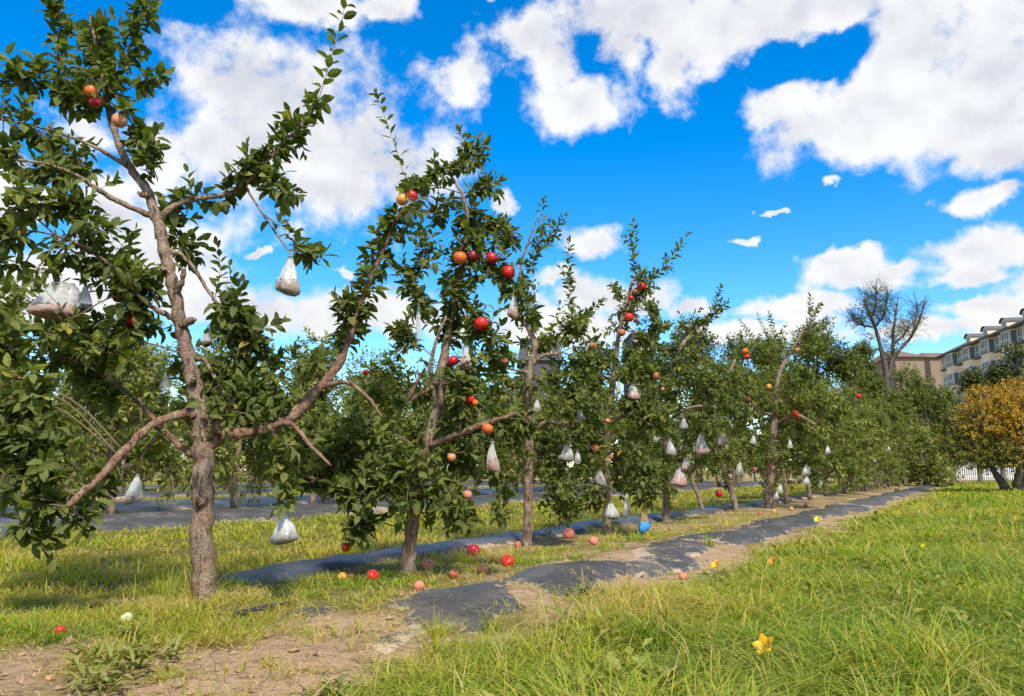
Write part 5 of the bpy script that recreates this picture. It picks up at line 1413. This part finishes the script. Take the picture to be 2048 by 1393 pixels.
# 1 lush field grass to the right
x, y, rng = scatter(21000, 1.9, 46, 401)
s, n = sn(x, y); w = wob(x, y, .6)
ok = (n + .20 * w < 1.78) & ~((np.hypot(x - gx0, y - gy0) < .3))
x, y, n, w = x[ok], y[ok], n[ok], w[ok]
clump = wob(x * 1.9, y * 1.9, 3.3); c2 = wob(x * .5, y * .5, 8.1)
edge = sst(.5, 1.7, n)
var = .25 + .15 * clump + .16 * c2 + .16 * edge + .12 * sst(6, 18, y) + .14 * rng.standard_normal(len(x))
h = (.19 + .09 * clump) * (1 - .35 * edge) * rng.uniform(.55, 1.5, len(x))
blades('field_grass', 'long tangled green grass filling the right foreground', x, y, var, np.clip(h, .06, .36), np.maximum(.0068, .0016 * y), 17, np.maximum(.036, .006 * y), (.3, 2.3), 402)
print('field tufts', len(x))
# dry bleached stalks among it
x, y, rng = scatter(4200, 2.0, 26, 403)
s, n = sn(x, y)
ok = (n < 1.9) & (wob(x, y, 9.9) > -.1)
x, y = x[ok], y[ok]
blades('dry_grass', 'bleached dry stalks scattered through the right-hand grass', x, y, rng.uniform(.6, .98, len(x)), rng.uniform(.16, .36, len(x)), np.maximum(.0042, .0010 * y), 4, np.full(len(x), .03), (.1, 1.9), 404)
# 2 short mixed grass at the left and in front of the sheets
x, y, rng = scatter(30000, 1.9, 14, 405)
s, n = sn(x, y)
b = bare(x, y); w = wob(x, y, 6.0)
front = (n > 1.55) & (n < 5.0)
on_sheet = ((n > 2.1) & (n < 3.02) & (s > 6)) | ((n > 4.25) & (n < 4.9) & (s > 3.9))
ok = front & ~on_sheet & (rng.random(len(x)) < np.clip(1.12 - 1.05 * b, .12, 1) * np.where(w > -.45, 1, .45))
x, y, n, s = x[ok], y[ok], n[ok], s[ok]
clump = wob(x * 1.6, y * 1.6, 1.1); c3 = wob(x * .8, y * .8, 2.7)
var = .61 + .24 * clump + .16 * c3 + .10 * rng.standard_normal(len(x))
h = np.clip((.072 + .045 * wob(x * 1.3, y * 1.3, 7.7)) * rng.uniform(.5, 1.6, len(x)), .02, .24)
blades('short_grass', 'short mixed green and straw-coloured grass at the left and along the bed', x, y, var, h, np.maximum(.0046, .0012 * y), 9, np.maximum(.025, .005 * y), (.25, 1.9), 406)
print('short tufts', len(x))
# 3 yellow-green grass behind the nearest row and between the far sheets
x, y, rng = scatter(17000, 4.0, 60, 407)
s, n = sn(x, y); w = wob(x, y, 4.0)
m1 = (n > 4.85 + .1 * w) & (n < 9.75 + .25 * w)
m2 = ((n > 17.7) & (n < 20.6)) | ((n > 25.7) & (n < 29.6)) | (n > 35.7)
m3 = (n > 12.7) & (n < 13.7) & (rng.random(len(x)) < .12)
ok = m1 | (m2 & (rng.random(len(x)) < .8)) | m3
x, y, n = x[ok], y[ok], n[ok]
var = np.where(n < 9.9, .57, .58) + .15 * wob(x * 1.1, y * 1.1, 2.2) + .08 * wob(x * .4, y * .4, 5.5)
h = np.clip((.12 + .04 * wob(x, y, 3.1)) * rng.uniform(.6, 1.3, len(x)), .03, .25)
blades('alley_grass', 'yellowish grass alley behind the nearest row and between the far sheets', x, y, var, h, np.maximum(.005, .0015 * y), 7, np.maximum(.03, .007 * y), (.2, 1.4), 408)
# broad-leaved weeds among the field grass
x, y, rng = scatter(6000, 2.0, 16, 411)
s, n = sn(x, y)
ok = (n < 1.75) & (wob(x * 1.2, y * 1.2, 7.3) > .28)
x, y = x[ok], y[ok]
LW = Leaves()
m_ = len(x)
for q in range(3):
    a_ = rng.uniform(0, 6.28, m_); e_ = rng.uniform(.2, 1.1, m_)
    D_ = np.stack([np.cos(a_) * np.cos(e_), np.sin(a_) * np.cos(e_), np.sin(e_)], -1)
    xx, yy = x + rng.standard_normal(m_) * .03, y + rng.standard_normal(m_) * .03
    LW.add(np.stack([xx, yy, th(xx, yy) + rng.uniform(.02, .13, m_)], -1), D_, np.array((0, 0, 1.0)) + rng.standard_normal((m_, 3)) * .3, rng.uniform(.03, .075, m_) * np.maximum(1, y / 7), np.clip(.85 + rng.standard_normal(m_) * .2, 0, 1))
LW.pack()
tag(put('field_weeds', LW.mesh('field_weeds', BUSH_LEAF, lo=True)), 'broad-leaved weeds mixed into the right-hand grass', 'weeds', kind='stuff')
# clods of earth
x, y, rng = scatter(9000, 1.9, 12, 412)
s, n = sn(x, y)
ok = (n > 1.5) & (n < 4.6) & (bare(x, y) > .35) & (rng.random(len(x)) < .75)
x, y = x[ok], y[ok]; m_ = len(x)
OV = np.array([(1, 0, 0), (0, 1, 0), (-1, 0, 0), (0, -1, 0), (0, 0, 1), (0, 0, -1)], float)
OF = np.array([(0, 1, 4), (1, 2, 4), (2, 3, 4), (3, 0, 4), (1, 0, 5), (2, 1, 5), (3, 2, 5), (0, 3, 5)])
sz = .005 + .022 * rng.random(m_) ** 3
V = OV[None] * sz[:, None, None] * rng.uniform(.6, 1.3, (m_, 6, 1)) + rng.standard_normal((m_, 6, 3)) * (sz * .18)[:, None, None] + np.stack([x, y, th(x, y) + sz * .3], -1)[:, None, :]
F = OF[None] + (np.arange(m_) * 6)[:, None, None]
tag(put('soil_clods', mesh_np('soil_clods', V.reshape(-1, 3), F.reshape(-1, 3), SOIL, None, False, {'turf': np.zeros(m_ * 6)})), 'loose clods and crumbs of earth on the bare soil', 'soil', kind='stuff')
# 4 straw litter lying on soil and sheets
x, y, rng = scatter(15000, 2.0, 22, 409)
s, n = sn(x, y)
ok = (n > 1.5) & (n < 4.4) & (rng.random(len(x)) < .15 + .75 * bare(x, y)) & (wob(x * 1.4, y * 1.4, .2) > -.35)
x, y = x[ok], y[ok]
L_ = Acc()
ang = rng.uniform(0, 6.28, len(x)); ln = rng.uniform(.015, .075, len(x)); wd = np.maximum(.0016, .0005 * y)
c_, s_ = np.cos(ang) * ln / 2, np.sin(ang) * ln / 2
ox, oy = -np.sin(ang) * wd, np.cos(ang) * wd
sh = np.where(((sn(x, y)[1] > 2.1) & (sn(x, y)[1] < 3.0)), .075, .012)
z0_, z1_ = th(x - c_, y - s_) + sh + rng.uniform(0, .012, len(x)), th(x + c_, y + s_) + sh + rng.uniform(0, .02, len(x))
V = np.stack([np.stack([x - c_ - ox, y - s_ - oy, z0_], -1), np.stack([x - c_ + ox, y - s_ + oy, z0_], -1), np.stack([x + c_ + ox, y + s_ + oy, z1_], -1), np.stack([x + c_ - ox, y + s_ - oy, z1_], -1)], 1).reshape(-1, 3)
F = np.array([(0, 2, 1), (0, 3, 2)])[None] + (np.arange(len(x)) * 4)[:, None, None]
tag(put('straw_litter', mesh_np('straw_litter', V, F.reshape(-1, 3), STRAW)), 'loose straw and dead stalks littering the soil and the near sheet', 'litter', kind='stuff')

# ------------------------------------------------------------------ single tufts, weeds, flowers, odd bits
def tuft(name, label, u, v, nb, h, wd, var, seed, spread=.03, bend=(.2, 1.2), cat='grass tuft', group='grass tufts standing alone'):
    g = gpt(u, v)
    rng = np.random.default_rng(seed)
    o = blades(name, label, np.full(1, g[0]), np.full(1, g[1]), np.full(1, var), np.full(1, h), np.full(1, wd), nb, np.full(1, spread), bend, seed, 4)
    del o['kind']
    tag(o, label, cat, group)
tuft('grass_tuft', 'upright green tuft sprouting at the right end of the nearest black sheet patch', 985, 1265, 70, .17, .004, .42, 501)
tuft('grass_tuft', 'dry yellowish tuft growing up through the middle of the near sheet', 870, 1285, 60, .19, .0035, .62, 502, .02, (.05, .6))
tuft('grass_tuft', 'thin green weed standing on the far half of the front sheet', 1420, 1100, 40, .17, .006, .30, 503, .03, (.05, .6))
tuft('grass_tuft', 'bright green tuft at the left foot of the foreground trunk', 335, 1200, 110, .22, .004, .26, 504, .07, (.1, .9))
tuft('grass_tuft', 'tall dry tuft hugging the left foot of the foreground trunk', 386, 1205, 90, .26, .0035, .72, 510, .035, (.0, .7))
tuft('grass_tuft', 'short yellowish tuft right against the foreground trunk', 432, 1212, 60, .13, .0035, .6, 511, .03, (.2, 1.2))
tuft('grass_tuft', 'green tuft between the foreground trunk and the back sheet', 620, 1195, 70, .12, .005, .25, 505, .05, (.3, 1.4))
tuft('grass_tuft', 'small green weed tuft on the soil below the near sheet', 770, 1345, 80, .085, .006, .28, 506, .05, (.5, 1.6))
tuft('grass_tuft', 'tall straw-coloured clump standing in the right-hand grass', 1790, 1305, 60, .27, .003, .93, 507, .035, (.0, .45))
tuft('grass_tuft', 'dark green broad-bladed clump in the grass right of the sheets', 1160, 1250, 90, .16, .007, .12, 508, .08, (.4, 1.4))
tuft('grass_tuft', 'lush broad-bladed clump in the right foreground grass', 1310, 1290, 130, .26, .0065, .16, 509, .07, (.4, 1.5))
def weed(label, u, v, n, L, seed, tone, R0=.12):
    g = gp(u, v); rng = np.random.default_rng(seed); org = np.array((g[0], g[1], float(th(g[0], g[1]))))
    root = empty('leafy_weed', org); tag(root, label, 'weed', 'leafy weeds on the soil')
    ms = [mesh_np('leaf', LEAFP[k_][0], LEAFP[k_][1], BUSH_LEAF, np.full(len(LEAFP[k_][0]), tone)) for k_ in range(5)]
    for q in range(n):
        a = q * GOLDEN; el_ = rng.uniform(.15, 1.1); r = rng.uniform(0, R0)
        d = np.array((math.cos(a) * math.cos(el_), math.sin(a) * math.cos(el_), math.sin(el_)))
        B = frames(d[None], np.array(((0, 0, 1.0),)) + rng.standard_normal((1, 3)) * .2)[0] * L * rng.uniform(.6, 1.2)
        B[:, 0] *= .55
        M = Matrix.Identity(4)
        p_ = np.array((math.cos(a * 1.7) * r, math.sin(a * 1.7) * r, rng.uniform(.005, .05)))
        for i_ in range(3):
            for j_ in range(3): M[i_][j_] = B[i_, j_]
            M[i_][3] = p_[i_]
        put('leaf', ms[q % 5], root, mw=M)
weed('bright green spreading weed at the bottom left corner', 250, 1350, 150, .075, 601, .95, .20)
weed('low green weed at the bottom edge left of the grass', 205, 1385, 70, .06, 602, .9, .12)
weed('small leafy weed at the bottom edge in the middle', 660, 1385, 50, .05, 603, .7, .12)
weed('dark leafy weed beside the sheet end right of the soil', 1165, 1205, 50, .06, 604, .45, .12)
weed('small green weed on the soil left of the sheet', 262, 1300, 26, .05, 605, .6, .06)

def flower(label, u, v, hpx, petpx, mat, seed, np_=5, nod=.6):
    g = gp(u, v + hpx); Y = g[1]
    rng = np.random.default_rng(seed)
    z = float(th(g[0], g[1])); top = at(u, v, Y)
    root = empty('yellow_flower', (g[0], g[1], z)); tag(root, label, 'flower', 'yellow flowers in the grass')
    o0 = np.array((g[0], g[1], z)); hd = top - o0
    C = catmull(np.array([(0, 0, -.02), hd * .5 + (.01, 0, 0), hd]), 10)
    V, F = tube(C, np.linspace(.004, .003, 10), 5)
    put('stem', mesh_np('stem', V, F, GREEN_TWIG, None, True), root)
    L = petpx * mpp(Y)
    ax = nrm(np.array((-.55, -.5, nod)))
    X = nrm(np.cross(ax, (0, 0, 1.0))); Yv = np.cross(ax, X)
    for k_ in range(np_):
        a = k_ * 2 * math.pi / np_ + rng.uniform(-.2, .2)
        rd = math.cos(a) * X + math.sin(a) * Yv
        V, F = [], []
        for i_, t_ in enumerate((0, .25, .5, .75, 1)):
            c = hd + ax * L * (t_ * .9 - .35 * t_ * t_) + rd * L * (.08 + .5 * t_ ** 1.6)
            sd = np.cross(ax, rd) * L * (.10, .20, .24, .17, .01)[i_]
            V += [c - sd, c + rd * L * -.04, c + sd]
        for i_ in range(4):
            for j_ in range(2):
                p_ = 3 * i_ + j_; F += [(p_, p_ + 1, p_ + 4), (p_, p_ + 4, p_ + 3)]
        put('petal', mesh_np('petal', V, F, mat, None, True), root)
flower('large yellow-orange trumpet flower in the right foreground grass', 1536, 1300, 40, 40, PETAL, 701)
flower('small yellow flower near the lone pink fallen apple', 1434, 1133, 20, 17, PETAL, 702)
flower('pale yellow flower at the grass edge beside the far sheet', 1637, 1042, 14, 13, PETAL_PALE, 703, 6)
flower('rusty orange withered flower in the grass middle', 1548, 1128, 14, 19, PETAL_RUST, 704, 7)
flower('tiny yellow flower at the far right edge of the grass', 2033, 1040, 14, 9, PETAL, 705)
flower('faint yellow flower in the grass right of the rusty one', 1848, 1095, 12, 10, PETAL_PALE, 706)
def stick(name, label, cat, pts, r, mat):
    P = np.array([gpt(u, v) for u, v in pts]); P[:, 2] = th(P[:, 0], P[:, 1]) + r * 1.0 + .01
    C = catmull(P, 14); V, F = tube(C - P[0], np.full(14, r) * np.linspace(1, .7, 14), 8, .05)
    tag(put(name, mesh_np(name, V, F, mat, None, True), None, P[0]), label, cat)
stick('drip_hose', 'short end of black hose lying on the soil right of the foreground trunk', 'hose', [(468, 1240), (500, 1232), (535, 1226), (548, 1222)], .014, HOSE)
stick('dead_stick', 'thin dead stick lying beside the black hose', 'stick', [(510, 1222), (548, 1216), (585, 1214), (600, 1224)], .008, DEADWOOD)
